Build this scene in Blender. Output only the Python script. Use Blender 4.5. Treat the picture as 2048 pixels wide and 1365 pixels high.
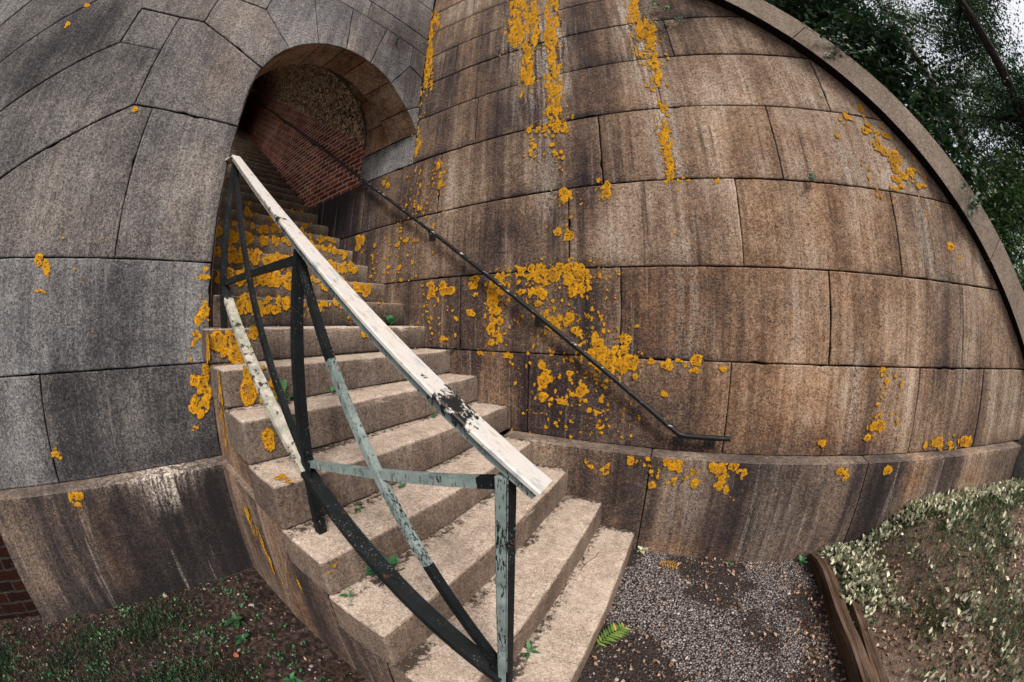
import bpy, bmesh, math, random
import numpy as np
from mathutils import Vector, noise as mnoise
R = math.radians
for o in list(bpy.data.objects): bpy.data.objects.remove(o)
sc = bpy.context.scene
COL = sc.collection

# ------------------------------------------------------------------ camera (fisheye), sky, sun, exposure
cd = bpy.data.cameras.new('camera'); cam = bpy.data.objects.new('camera', cd); COL.objects.link(cam)
cd.type = 'PANO'; cd.panorama_type = 'FISHEYE_LENS_POLYNOMIAL'
cd.sensor_fit = 'HORIZONTAL'; cd.sensor_width = 36.0; cd.sensor_height = 24.0
PPM = 2048/36.0; FPX = 685.6; KK = -0.0059
cd.fisheye_fov = R(300)
cd.fisheye_polynomial_k0 = 0.0
cd.fisheye_polynomial_k1 = -(PPM/FPX)
cd.fisheye_polynomial_k2 = 0.0
cd.fisheye_polynomial_k3 = -KK*(PPM/FPX)**3
cd.fisheye_polynomial_k4 = 0.0
cd.clip_start = 0.02; cd.clip_end = 500
YAW, PITCH, ROLL = 2.0504, -0.0477, 0.0099
CAMP = Vector((2.0547, -2.1065, 0.7571))
f = Vector((math.cos(PITCH)*math.cos(YAW), math.cos(PITCH)*math.sin(YAW), math.sin(PITCH)))
rr = f.cross(Vector((0, 0, 1))).normalized(); uu = rr.cross(f)
r2 = math.cos(ROLL)*rr + math.sin(ROLL)*uu; u2 = -math.sin(ROLL)*rr + math.cos(ROLL)*uu
from mathutils import Matrix
M = Matrix((r2, u2, -f)).transposed().to_4x4(); M.translation = CAMP
cam.matrix_world = M
sc.camera = cam

SUN_DIR = Vector((0.62, -0.58, 0.90)).normalized()      # towards the sun
w = bpy.data.worlds.new("World"); sc.world = w; w.use_nodes = True
nt = w.node_tree; bg = nt.nodes['Background']
sky = nt.nodes.new('ShaderNodeTexSky'); sky.sky_type = 'NISHITA'; sky.sun_disc = False
sky.sun_elevation = math.asin(SUN_DIR.z); sky.sun_rotation = math.atan2(SUN_DIR.x, SUN_DIR.y)
sky.air_density = 1.0; sky.dust_density = 10.0; sky.ozone_density = 0.6
cl = nt.nodes.new('ShaderNodeMix'); cl.data_type = 'RGBA'; cl.inputs[0].default_value = .5; cl.inputs[7].default_value = (5.2, 5.2, 5.35, 1)   # thin overcast
nt.links.new(sky.outputs[0], cl.inputs[6]); nt.links.new(cl.outputs[2], bg.inputs[0]); bg.inputs[1].default_value = 0.13
sl = bpy.data.lights.new('sun', 'SUN'); sl.energy = 2.0; sl.angle = R(12); sl.color = (1.0, 0.95, 0.89)
so = bpy.data.objects.new('sun', sl); COL.objects.link(so)
so.rotation_euler = (-SUN_DIR).to_track_quat('-Z', 'Y').to_euler()
sc.view_settings.view_transform = 'Standard'; sc.view_settings.look = 'None'
sc.view_settings.exposure = 0.66; sc.view_settings.gamma = 1.0
sc.render.engine = 'CYCLES'
sc.cycles.max_bounces = 8; sc.cycles.diffuse_bounces = 7; sc.cycles.glossy_bounces = 2
sc.cycles.transmission_bounces = 2; sc.cycles.transparent_max_bounces = 12
sc.cycles.use_denoising = True

# ------------------------------------------------------------------ geometry of the place
BR, BF, SK = 0.0143, 0.0455, -0.0546                    # batter of wing wall, of arch wall; skew of arch wall
SN, CS = math.sin(SK), math.cos(SK)
def WP(x, z, d=0.0): return (x, BR*z + d, z)            # wing wall face, d>0 into the wall
def FP(u, z, d=0.0):                                     # arch wall face, u leftwards, d>0 into the wall
    q = -BF*z - d
    return (u*SN + q*CS, -u*CS + q*SN, z)
NOS = [(1.931,-.545),(1.689,-.354),(1.440,-.165),(1.189,-.003),(.930,.186),(.678,.378),(.420,.559),(.155,.742),
       (-.098,.936),(-.363,1.125),(-.637,1.325),(-.915,1.520),(-1.19,1.706),(-1.466,1.900),(-1.76,2.115),(-2.05,2.32)]
while len(NOS) < 36: NOS.append((NOS[-1][0]-.262, NOS[-1][1]+.192))
GZ = -0.715

# ------------------------------------------------------------------ helpers
def tag(o, label=None, cat=None, group=None, kind=None):
    if label: o['label'] = label
    if cat: o['category'] = cat
    if group: o['group'] = group
    if kind: o['kind'] = kind
    return o
def thing(name, loc, label, cat, group=None):
    o = bpy.data.objects.new(name, None); o.empty_display_size = .1; COL.objects.link(o); o.location = loc
    return tag(o, label, cat, group)
def mesh_obj(name, verts, faces, mats, parent=None, attrs=None, smooth=False, midx=None, origin=None):
    me = bpy.data.meshes.new(name)
    off = Vector(parent.location) if parent is not None and parent.type == 'EMPTY' else Vector((0,0,0))
    if parent is not None and parent.type != 'EMPTY':
        off = parent.matrix_basis.translation + (Vector(parent.parent.location) if parent.parent else Vector((0,0,0)))
    if origin is not None: o_loc = Vector(origin) - off; vo = Vector(origin)
    else: o_loc = Vector((0,0,0)); vo = off
    va = np.asarray(verts, dtype=np.float64).reshape(-1, 3) - np.array(vo)
    if isinstance(faces, np.ndarray):
        n, k = faces.shape
        me.vertices.add(len(va)); me.vertices.foreach_set('co', va.ravel())
        me.loops.add(n*k); me.loops.foreach_set('vertex_index', faces.ravel().astype(np.int32))
        me.polygons.add(n); me.polygons.foreach_set('loop_start', np.arange(0, n*k, k, dtype=np.int32))
        me.polygons.foreach_set('loop_total', np.full(n, k, dtype=np.int32))
        me.update(calc_edges=True)
    else:
        me.from_pydata([tuple(v) for v in va], [], faces); me.update()
    for m in (mats if isinstance(mats, (list, tuple)) else [mats]): me.materials.append(m)
    if midx is not None: me.polygons.foreach_set('material_index', np.asarray(midx, dtype=np.int32))
    if attrs:
        for k, v in attrs.items():
            a = me.attributes.new(k, 'FLOAT', 'POINT'); a.data.foreach_set('value', np.asarray(v, dtype=np.float32))
    if smooth: me.polygons.foreach_set('use_smooth', np.ones(len(me.polygons), dtype=bool))
    o = bpy.data.objects.new(name, me); COL.objects.link(o); o.location = o_loc
    if parent is not None: o.parent = parent
    return o
class MB:
    def __init__(s): s.v = []; s.f = []
    def add(s, vs, fs):
        n = len(s.v); s.v += [tuple(p) for p in vs]; s.f += [tuple(i+n for i in q) for q in fs]; return s
    def box(s, c, X, Y, Z, bev=0.0):
        """box with centre c and half-vectors X, Y, Z, edges bevelled by bev"""
        c, X, Y, Z = Vector(c), Vector(X), Vector(Y), Vector(Z)
        bm = bmesh.new(); bmesh.ops.create_cube(bm, size=2.0)
        for v in bm.verts: v.co = c + X*v.co.x + Y*v.co.y + Z*v.co.z
        if bev > 0: bmesh.ops.bevel(bm, geom=list(bm.edges), offset=bev, segments=2, profile=.6, affect='EDGES')
        bmesh.ops.recalc_face_normals(bm, faces=bm.faces)
        s.add([v.co for v in bm.verts], [[v.index for v in q.verts] for q in (bm.verts.index_update() or bm.faces)]); bm.free(); return s
    def bar(s, a, b, w, h, side, bev=.0015):
        """straight bar a-b; h is the size along the direction perpendicular to side, w along side"""
        a, b = Vector(a), Vector(b); d = b-a; L = d.length; d.normalize(); sd = Vector(side)
        sd = (sd - d*sd.dot(d)).normalized(); up = sd.cross(d).normalized()
        return s.box((a+b)/2, d*L/2, sd*w/2, up*h/2, bev)
    def tube(s, pts, rad, n=10, cap=True):
        pts = [Vector(p) for p in pts]; rad = rad if isinstance(rad, (list, tuple)) else [rad]*len(pts)
        base = len(s.v); ref = Vector((.13, .21, .97)); prev = None
        for i, p in enumerate(pts):
            d = (pts[min(i+1, len(pts)-1)] - pts[max(i-1, 0)]).normalized()
            if prev is None:
                a = d.cross(ref)
                if a.length < .1: a = d.cross(Vector((1, 0, 0)))
                a.normalize()
            else: a = (prev - d*prev.dot(d)).normalized()
            prev = a; b = d.cross(a)
            for k in range(n):
                t = 2*math.pi*k/n; s.v.append(tuple(p + (a*math.cos(t)+b*math.sin(t))*rad[i]))
        for i in range(len(pts)-1):
            for k in range(n):
                k2 = (k+1) % n; s.f.append((base+i*n+k, base+i*n+k2, base+(i+1)*n+k2, base+(i+1)*n+k))
        if cap:
            s.f.append(tuple(base+k for k in reversed(range(n)))); s.f.append(tuple(base+(len(pts)-1)*n+k for k in range(n)))
        return s
    def build(s, name, mat, parent=None, **k): return mesh_obj(name, s.v, s.f, mat, parent, **k)

def inset(poly, d):
    n = len(poly); A = sum(poly[i][0]*poly[(i+1) % n][1]-poly[(i+1) % n][0]*poly[i][1] for i in range(n))
    if A < 0: poly = poly[::-1]
    out = []
    for i in range(n):
        p0, p1, p2 = Vector(poly[i-1]), Vector(poly[i]), Vector(poly[(i+1) % n])
        a = (p1-p0).normalized(); b = (p2-p1).normalized()
        na = Vector((-a.y, a.x)); nb = Vector((-b.y, b.x)); m = na+nb
        if m.length < 1e-4: m = na
        m.normalize(); k = d/max(.35, m.dot(na)); out.append(tuple(p1+m*k))
    return out
def subdiv_poly(poly, step):
    out = []
    for i in range(len(poly)):
        a, b = poly[i], poly[(i+1) % len(poly)]; L = math.hypot(b[0]-a[0], b[1]-a[1]); n = max(1, int(L/step))
        for k in range(n): out.append((a[0]+(b[0]-a[0])*k/n, a[1]+(b[1]-a[1])*k/n))
    return out
def block_wall(name, polys, P, tonefn, mats, parent, gap=.0032, bev=.008, deep=.022, cell=.09, jit=.003, seed=1):
    """coursed stone blocks: each block is a real bevelled face with a sunk joint round it"""
    rng = random.Random(seed)
    bm = bmesh.new(); L = bm.verts.layers.float.new('d'); Br = bm.verts.layers.float.new('rnd'); Bm = bm.faces.layers.int.new('m')
    def V(p, d, rv):
        v = bm.verts.new((p[0], p[1], 0)); v[L] = d; v[Br] = rv; return v
    xs = [p[0] for q in polys for p in q]; zs = [p[1] for q in polys for p in q]
    for poly in polys:
        rv = rng.uniform(-1, 1); j = rng.uniform(-jit, jit)
        poly = subdiv_poly(poly, .05)
        n = len(poly)
        def wob(pp, amt):
            cxm = sum(p[0] for p in pp)/len(pp); czm = sum(p[1] for p in pp)/len(pp); out = []
            for p in pp:
                k = Vector((p[0]*9+rv*5, p[1]*9, 3.1+seed)); ch = max(0, mnoise.noise(Vector((p[0]*17+rv*9, p[1]*17, 7)))-.38)*.035
                dx, dz = cxm-p[0], czm-p[1]; L_ = math.hypot(dx, dz)+1e-6
                out.append((p[0]+amt*mnoise.noise(k)+ch*dx/L_, p[1]+amt*mnoise.noise(k+Vector((0, 0, 6)))+ch*dz/L_))
            return out
        g = gap*rng.uniform(.6, 1.3)
        r0 = inset(poly, 0.0); ra = wob(inset(poly, g), .0035); rb = ra; rc = inset(ra, bev*.35); rd = inset(ra, bev)
        R0 = [V(p, deep, rv) for p in r0]; RA = [V(p, deep, rv) for p in ra]; RB = [V(p, bev*.9+j, rv) for p in rb]
        RC = [V(p, bev*.28+j, rv) for p in rc]; RD = [V(p, j, rv) for p in rd]
        def ring(A, B, m):
            for i in range(n):
                q = bm.faces.new((A[i], A[(i+1) % n], B[(i+1) % n], B[i])); q[Bm] = m
        ring(R0, RA, 1); ring(RA, RB, 1); ring(RB, RC, 0); ring(RC, RD, 0)
        q = bm.faces.new(RD); q[Bm] = 0
        back = bm.faces.new([V(p, deep+.001, rv) for p in r0]); back[Bm] = 1
    def cut(axis, vals):
        for c in vals:
            co = (c, 0, 0) if axis == 0 else (0, c, 0); no = (1, 0, 0) if axis == 0 else (0, 1, 0)
            fs = [q for q in bm.faces if q[Bm] == 0 and len(q.verts) >= 4 and q.calc_area() > .004]
            es = set(e for q in fs for e in q.edges); vs = set(v for q in fs for v in q.verts)
            bmesh.ops.bisect_plane(bm, geom=list(vs)+list(es)+fs, dist=1e-5, plane_co=co, plane_no=no)
    x0, x1, z0, z1 = min(xs), max(xs), min(zs), max(zs)
    if cell:
        cut(0, np.arange(x0+cell/2, x1, cell)); cut(1, np.arange(z0+cell/2, z1, cell))
    bm.verts.index_update(); vs, tone, warm, pale, blk = [], [], [], [], []
    for v in bm.verts:
        x, z, d, rv = v.co.x, v.co.y, v[L], v[Br]
        d += .0022*mnoise.noise(Vector((x*3.1, z*3.1, seed*2.3))) if d < .015 else 0
        vs.append(P(x, z, d)); t, wm, pl = tonefn(x, z, rv); tone.append(t); warm.append(wm); pale.append(pl); blk.append(rv)
    fc = [tuple(v.index for v in q.verts) for q in bm.faces]; mi = [q[Bm] for q in bm.faces]
    bm.free()
    me = mesh_obj(name, vs, fc, mats, parent, attrs=dict(tone=tone, warm=warm, pale=pale, blk=blk), midx=mi)
    return me
def clip(poly, fn):
    """keep the part of poly where fn(p) >= 0"""
    out = []
    for i in range(len(poly)):
        a, b = poly[i], poly[(i+1) % len(poly)]; fa, fb = fn(a), fn(b)
        if fa >= 0: out.append(a)
        if fa*fb < 0:
            t = fa/(fa-fb); out.append((a[0]+(b[0]-a[0])*t, a[1]+(b[1]-a[1])*t))
    return out
def sstep(a, b, x):
    t = min(1, max(0, (x-a)/(b-a))); return t*t*(3-2*t)

# ------------------------------------------------------------------ materials
class NT:
    def __init__(s, name, rough=.9, spec=.25):
        s.m = bpy.data.materials.new(name); s.m.use_nodes = True; s.t = s.m.node_tree
        s.b = s.t.nodes['Principled BSDF']; s.b.inputs['Roughness'].default_value = rough
        s.b.inputs['Specular IOR Level'].default_value = spec
    def n(s, typ, **k):
        nd = s.t.nodes.new('ShaderNode'+typ)
        for a, v in k.items():
            if a in nd.inputs: nd.inputs[a].default_value = v
            else: setattr(nd, a, v)
        return nd
    def l(s, a, b): s.t.links.new(a, b)
    def pos(s, scale=(1, 1, 1)):
        g = s.n('NewGeometry')
        if tuple(scale) == (1, 1, 1): return g.outputs['Position']
        m = s.n('VectorMath', operation='MULTIPLY'); s.l(g.outputs['Position'], m.inputs[0]); m.inputs[1].default_value = scale
        return m.outputs[0]
    def noise(s, vec, scale, detail=3, rough=.6, out='Fac', dist=0):
        nd = s.n('TexNoise'); nd.inputs['Scale'].default_value = scale; nd.inputs['Detail'].default_value = detail
        nd.inputs['Roughness'].default_value = rough; nd.inputs['Distortion'].default_value = dist; s.l(vec, nd.inputs['Vector'])
        return nd.outputs[out]
    def vor(s, vec, scale, feature='F1', out='Distance', rnd=1):
        nd = s.n('TexVoronoi', feature=feature); nd.inputs['Scale'].default_value = scale; nd.inputs['Randomness'].default_value = rnd
        s.l(vec, nd.inputs['Vector']); return nd.outputs[out]
    def math(s, op, a, b=0.0, c=None, clamp=False):
        nd = s.n('Math', operation=op); nd.use_clamp = clamp
        for i, x in enumerate((a, b, c)):
            if x is None: continue
            if isinstance(x, (int, float)): nd.inputs[i].default_value = x
            else: s.l(x, nd.inputs[i])
        return nd.outputs[0]
    def mr(s, x, a, b, c=0.0, d=1.0, smooth=False):
        nd = s.n('MapRange'); nd.clamp = True
        if smooth: nd.interpolation_type = 'SMOOTHSTEP'
        s.l(x, nd.inputs[0])
        for i, v in enumerate((a, b, c, d)): nd.inputs[i+1].default_value = v
        return nd.outputs[0]
    def attr(s, name):
        nd = s.n('Attribute'); nd.attribute_name = name; return nd.outputs['Fac']
    def ramp(s, x, stops, interp='LINEAR'):
        nd = s.n('ValToRGB'); cr = nd.color_ramp; cr.interpolation = interp
        while len(cr.elements) < len(stops): cr.elements.new(.5)
        for e, (p, c) in zip(cr.elements, stops): e.position = p; e.color = (*c, 1) if len(c) == 3 else c
        s.l(x, nd.inputs[0]); return nd.outputs[0]
    def mix(s, fac, a, b, mode='MIX'):
        nd = s.n('Mix', data_type='RGBA', blend_type=mode)
        for i, x in ((0, fac), (6, a), (7, b)):
            if isinstance(x, (int, float)): nd.inputs[i].default_value = x
            elif isinstance(x, tuple): nd.inputs[i].default_value = (*x, 1) if len(x) == 3 else x
            else: s.l(x, nd.inputs[i])
        return nd.outputs[2]
    def fin(s, color, bump=None, dist=.003, strength=.6, rough=None):
        s.l(color, s.b.inputs['Base Color'])
        if rough is not None: s.l(rough, s.b.inputs['Roughness'])
        if bump is not None:
            bp = s.n('Bump'); bp.inputs['Distance'].default_value = dist; bp.inputs['Strength'].default_value = strength
            s.l(bump, bp.inputs['Height']); s.l(bp.outputs[0], s.b.inputs['Normal'])
        return s.m

def granite(name, stops, streak=.5, mott=.35, speck=.5, flat_tone=0.0, fleck=(.012, .010, .012), warmcol=(.30, .16, .06),
            lich=0.0, moss=0.0, topclean=0.0, streak_scale=7):
    """granite with grains, vertical run-off streaks and mottling; tone/warm/pale vertex attributes shift it locally"""
    s = NT(name, .93, .2); P = s.pos()
    off = s.n('CombineXYZ'); rb = s.attr('blk'); s.l(s.math('MULTIPLY', rb, 9.0), off.inputs[0]); s.l(s.math('MULTIPLY', rb, 5.0), off.inputs[2])
    def shifted(scale):
        a = s.n('VectorMath', operation='ADD'); s.l(s.pos(scale), a.inputs[0]); s.l(off.outputs[0], a.inputs[1]); return a.outputs[0]
    st1 = s.noise(shifted((streak_scale, streak_scale, .38)), 1.0, 5, .62, dist=.35)
    st2 = s.noise(shifted((streak_scale*4.2, streak_scale*4.2, 1.2)), 1.0, 3, .6)
    st3 = s.noise(s.pos((streak_scale*.7, streak_scale*.7, .25)), 1.0, 4, .6)
    mo = s.noise(P, 2.3, 6, .65)
    mo2 = s.noise(P, 14, 4, .7)
    t = s.math('MULTIPLY_ADD', s.math('SUBTRACT', st1, .5), streak*2.2, s.attr('tone'))
    t = s.math('MULTIPLY_ADD', s.math('SUBTRACT', st3, .5), streak*1.4, t)
    t = s.math('MULTIPLY_ADD', s.math('SUBTRACT', st2, .5), streak*1.3, t)
    t = s.math('MULTIPLY_ADD', s.math('SUBTRACT', mo, .5), mott*2.4, t)
    t = s.math('MULTIPLY_ADD', s.math('SUBTRACT', mo2, .5), mott*1.3, t)
    t = s.math('ADD', t, flat_tone)
    g1 = s.vor(P, 95, out='Color'); gs = s.n('SeparateColor'); s.l(g1, gs.inputs[0])
    g2 = s.noise(P, 150, 2, .7)
    t = s.math('MULTIPLY_ADD', s.math('SUBTRACT', gs.outputs[0], .5), speck*.9, t)
    t = s.math('MULTIPLY_ADD', s.math('SUBTRACT', g2, .5), speck*2.2, t)
    col = s.ramp(s.mr(t, -1.08, 1.16), stops)
    dk = s.mr(s.noise(shifted((streak_scale*3.1, streak_scale*3.1, .55)), 1.0, 4, .6), .585, .66); dk = s.math('MULTIPLY', dk, s.mr(s.noise(P, 1.9, 3, .6), .42, .58))
    col = s.mix(s.math('MULTIPLY', dk, min(1, streak*.95)), col, (.020, .016, .019))
    lt = s.mr(s.noise(shifted((streak_scale*2.3, streak_scale*2.3, .45)), 1.7, 4, .62), .60, .68); lt = s.math('MULTIPLY', lt, s.mr(s.noise(P, 80, 3, .7), .38, .60))
    col = s.mix(s.math('MULTIPLY', lt, min(1, streak*.7)), col, (.40, .35, .31))
    col = s.mix(s.mr(rb, -.6, 1.0, 0, .65), col, s.mix(1.0, col, (.88, .97, 1.10), 'MULTIPLY'))
    # warm (iron) staining and pale (lime) wash
    wn = s.noise(P, 3.7, 4, .6)
    wf = s.math('MULTIPLY', s.attr('warm'), s.mr(wn, .25, .75), clamp=True)
    col = s.mix(s.math('MULTIPLY', wf, .6), col, s.mix(1.0, col, tuple(c*3.2 for c in warmcol), 'MULTIPLY'))
    pn = s.math('MULTIPLY', s.mr(s.noise(P, 75, 3, .7), .38, .58), s.mr(s.noise(s.pos((26, 26, 2.2)), 1.0, 4, .65), .42, .60))
    col = s.mix(s.math('MULTIPLY', s.attr('pale'), pn, clamp=True), col, (.50, .45, .40))
    # dark mineral flecks
    fl = s.mr(s.noise(P, 118, 2, .5), .60, .66)
    fl2 = s.mr(s.noise(P, 62, 2, .5), .63, .68)
    col = s.mix(s.math('MULTIPLY', s.math('MAXIMUM', fl, s.math('MULTIPLY', fl2, .8)), min(1, speck*1.35), clamp=True), col, fleck)
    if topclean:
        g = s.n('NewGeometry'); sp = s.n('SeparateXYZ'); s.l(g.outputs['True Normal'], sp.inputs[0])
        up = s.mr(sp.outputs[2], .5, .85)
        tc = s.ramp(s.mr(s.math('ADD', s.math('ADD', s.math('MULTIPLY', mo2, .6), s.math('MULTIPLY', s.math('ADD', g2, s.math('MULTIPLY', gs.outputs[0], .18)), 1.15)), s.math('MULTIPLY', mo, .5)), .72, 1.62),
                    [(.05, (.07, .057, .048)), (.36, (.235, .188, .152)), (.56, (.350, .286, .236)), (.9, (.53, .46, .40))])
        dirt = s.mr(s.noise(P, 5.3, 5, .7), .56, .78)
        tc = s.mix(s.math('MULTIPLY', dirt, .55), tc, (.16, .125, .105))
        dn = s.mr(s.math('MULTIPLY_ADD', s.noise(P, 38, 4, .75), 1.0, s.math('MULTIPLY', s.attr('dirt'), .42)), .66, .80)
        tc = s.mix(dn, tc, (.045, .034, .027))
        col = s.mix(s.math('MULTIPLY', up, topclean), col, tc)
    if lich:
        lf = s.math('MULTIPLY', s.mr(s.noise(P, 21, 4, .72), .60, .63), s.mr(s.noise(P, 2.1, 3, .6), .50, .62))
        col = s.mix(s.math('MULTIPLY', lf, lich, clamp=True), col, (.42, .20, .02))
    bump = s.math('ADD', s.math('MULTIPLY', g2, .5), s.math('MULTIPLY', mo2, .7))
    return s.fin(col, bump, .004, .75)

M_WING = granite('granite_brown', [(0, (.011, .008, .010)), (.25, (.038, .027, .027)), (.45, (.112, .075, .053)), (.62, (.212, .145, .098)), (.8, (.345, .268, .205)), (1, (.52, .45, .38))],
                 streak=.62, mott=.50, speck=.60, flat_tone=.13)
M_PLINTH = granite('granite_plinth', [(0, (.013, .011, .012)), (.25, (.042, .032, .030)), (.45, (.115, .083, .065)), (.62, (.22, .165, .12)), (.8, (.35, .28, .21)), (1, (.5, .44, .37))],
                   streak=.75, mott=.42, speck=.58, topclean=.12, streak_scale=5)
M_ARCH = granite('granite_grey', [(0, (.010, .010, .013)), (.25, (.038, .037, .042)), (.45, (.102, .098, .100)), (.62, (.200, .192, .188)), (.8, (.34, .33, .32)), (1, (.50, .49, .48))],
                 streak=.36, mott=.42, speck=.60)
M_STEP = granite('granite_step', [(0, (.022, .017, .015)), (.25, (.062, .047, .039)), (.45, (.132, .102, .082)), (.62, (.205, .162, .130)), (.8, (.32, .265, .22)), (1, (.50, .43, .37))],
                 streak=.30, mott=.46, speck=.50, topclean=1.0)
M_COPE = granite('granite_coping', [(0, (.03, .024, .022)), (.25, (.085, .066, .052)), (.45, (.165, .128, .100)), (.62, (.26, .21, .165)), (.8, (.37, .31, .25)), (1, (.52, .46, .39))],
                 streak=.15, mott=.35, speck=.5)
def m_joint_shade():
    s = NT('joint_dirt_and_shade', 1, .1); P = s.pos()
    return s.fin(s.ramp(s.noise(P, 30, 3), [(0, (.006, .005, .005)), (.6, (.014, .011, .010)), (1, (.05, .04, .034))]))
M_JOINT_SHADE = m_joint_shade()
def m_lichen():
    """crust whose 'ring' attribute is the distance in metres to the edge of the patch"""
    s = NT('lichen', .95, .1); P = s.pos(); r = s.attr('ring')
    n = s.noise(P, 170, 3, .7); n2 = s.noise(P, 60, 4, .75); n3 = s.noise(P, 17, 3, .6)
    e = s.math('ADD', r, s.math('MULTIPLY', s.math('SUBTRACT', n2, .5), .040))
    e = s.math('ADD', e, s.math('MULTIPLY', s.math('SUBTRACT', n, .5), .010))
    c = s.ramp(s.mr(e, 0, .040), [(0, (.40, .20, .024)), (.10, (.64, .32, .014)), (.24, (.66, .32, .012)), (.36, (.50, .235, .013)), (.48, (.62, .30, .013)), (.64, (.46, .22, .016)), (1, (.54, .27, .026))])
    c = s.mix(s.mr(n, .50, .62), c, s.mix(1.0, c, (.34, .30, .4), 'MULTIPLY')); c = s.mix(s.mr(n3, .42, .66), c, s.mix(1.0, c, (.70, .72, 1.0), 'MULTIPLY')); c = s.mix(s.mr(s.noise(P, 4.5, 3, .6), .45, .62), c, s.mix(1.0, c, (.86, .90, 1.1), 'MULTIPLY'))
    s.fin(c, n, .004, .9)
    hole = s.math('MULTIPLY', s.math('GREATER_THAN', s.noise(P, 52, 5, .8), .545), s.math('GREATER_THAN', e, .012))
    keep = s.math('MULTIPLY', s.math('GREATER_THAN', e, .0), s.math('SUBTRACT', 1.0, hole))
    tr = s.n('BsdfTransparent'); mx = s.n('MixShader'); s.l(keep, mx.inputs[0]); s.l(tr.outputs[0], mx.inputs[1]); s.l(s.b.outputs[0], mx.inputs[2])
    s.l(mx.outputs[0], s.t.nodes['Material Output'].inputs[0])
    return s.m
M_LICH = m_lichen()
def m_brick(name, axis, dark=1.0):
    s = NT(name, .95, .15); g = s.n('NewGeometry'); sp = s.n('SeparateXYZ'); s.l(g.outputs['Position'], sp.inputs[0])
    cb = s.n('CombineXYZ'); s.l(sp.outputs[axis], cb.inputs[0]); s.l(sp.outputs[2], cb.inputs[1])
    P = s.pos(); nz = s.noise(P, 12, 3, .6, out='Color')
    ad = s.n('VectorMath', operation='MULTIPLY_ADD'); s.l(nz, ad.inputs[0]); ad.inputs[1].default_value = (.024,)*3; s.l(cb.outputs[0], ad.inputs[2])
    b = s.n('TexBrick'); b.inputs['Scale'].default_value = 1.0; b.inputs['Brick Width'].default_value = .205; b.inputs['Row Height'].default_value = .067
    b.inputs['Mortar Size'].default_value = .0085; b.inputs['Mortar Smooth'].default_value = .25; b.inputs['Bias'].default_value = -.2
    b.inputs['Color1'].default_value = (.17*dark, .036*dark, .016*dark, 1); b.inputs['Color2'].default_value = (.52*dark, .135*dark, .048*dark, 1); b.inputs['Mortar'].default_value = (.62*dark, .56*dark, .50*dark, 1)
    s.l(ad.outputs[0], b.inputs['Vector'])
    soot = s.mr(s.noise(P, 1.6, 5, .7), .38, .66); c = s.mix(s.math('MULTIPLY', soot, .35), b.outputs['Color'], s.mix(1.0, b.outputs['Color'], (.28, .17, .13), 'MULTIPLY'))
    n2 = s.noise(P, 70, 4, .75); c = s.mix(s.math('MULTIPLY', s.mr(n2, .52, .70), .8), c, s.mix(1.0, c, (.22, .18, .16), 'MULTIPLY'))
    eff = s.mr(s.noise(P, 7, 5, .75), .60, .72); c = s.mix(s.math('MULTIPLY', eff, .35), c, (.40, .36, .33))
    h = s.math('SUBTRACT', s.math('MULTIPLY', n2, .5), b.outputs['Fac'])
    mf = s.mr(s.noise(P, 3.1, 4, .65), .42, .62); c = s.mix(s.math('MULTIPLY', mf, .7), c, s.mix(1.0, c, (.60, .42, .34), 'MULTIPLY'))
    return s.fin(c, h, .022, 1.0)
M_BRICK = m_brick('brick_passage', 0)
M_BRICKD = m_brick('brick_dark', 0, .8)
def m_vault():
    s = NT('vault_rubble', .85, .3); P = s.pos()
    v = s.vor(P, 17, out='Distance'); c0 = s.vor(P, 17, out='Color'); sp = s.n('SeparateColor'); s.l(c0, sp.inputs[0])
    n = s.noise(P, 9, 5, .75); n2 = s.noise(P, 46, 4, .7)
    c = s.ramp(s.math('ADD', s.math('MULTIPLY', sp.outputs[0], .45), s.math('MULTIPLY', n2, .75)), [(.25, (.03, .02, .015)), (.45, (.34, .18, .075)), (.66, (.62, .41, .22)), (.9, (.80, .72, .58))])
    c = s.mix(s.mr(s.noise(P, 26, 4, .75), .50, .55), c, (.012, .009, .008))
    h = s.math('ADD', s.math('MULTIPLY', v, -1.2), s.math('ADD', n2, n))
    return s.fin(c, h, .035, 1.0)
M_VAULT = m_vault()
def paint(name, stops, chip=(.5, .56), chipcol=(.02, .02, .022), rust=.15, scale=60, rough=.5, stretch=None, spec=.5):
    s = NT(name, rough, spec); P = s.pos(); Q = s.pos(stretch) if stretch else P
    c = s.ramp(s.noise(P, 18, 4, .65), stops)
    k = s.mr(s.math('ADD', s.math('MULTIPLY', s.noise(Q, scale, 4, .7), .7), s.math('MULTIPLY', s.noise(P, 7, 3, .6), .3)), *chip)
    c = s.mix(k, c, chipcol)
    r = s.mr(s.noise(P, 33, 4, .7), .64, .70); c = s.mix(s.math('MULTIPLY', r, rust, clamp=True), c, (.20, .065, .02))
    return s.fin(c, s.math('SUBTRACT', s.noise(P, 220, 2), k), .0012, .7)
M_RAILTOP = paint('paint_bare_cap', [(.3, (.60, .545, .50)), (.55, (.80, .76, .71)), (.8, (.66, .52, .42))], chip=(.63, .66), chipcol=(.03, .03, .03), rust=.8, scale=40, rough=.4)
M_IRONBLK = paint('paint_black', [(.3, (.003, .004, .005)), (.6, (.006, .009, .011)), (.85, (.014, .018, .020))], chip=(.61, .635), chipcol=(.26, .28, .27), rust=.35, scale=150, rough=.62, spec=.18)
M_IRONGRN = paint('paint_pale_green', [(.3, (.12, .155, .16)), (.6, (.20, .255, .25)), (.85, (.32, .37, .36))], chip=(.545, .570), chipcol=(.009, .011, .012), rust=.25, scale=80, rough=.5, stretch=(2.2, 2.2, .5), spec=.3)
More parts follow.
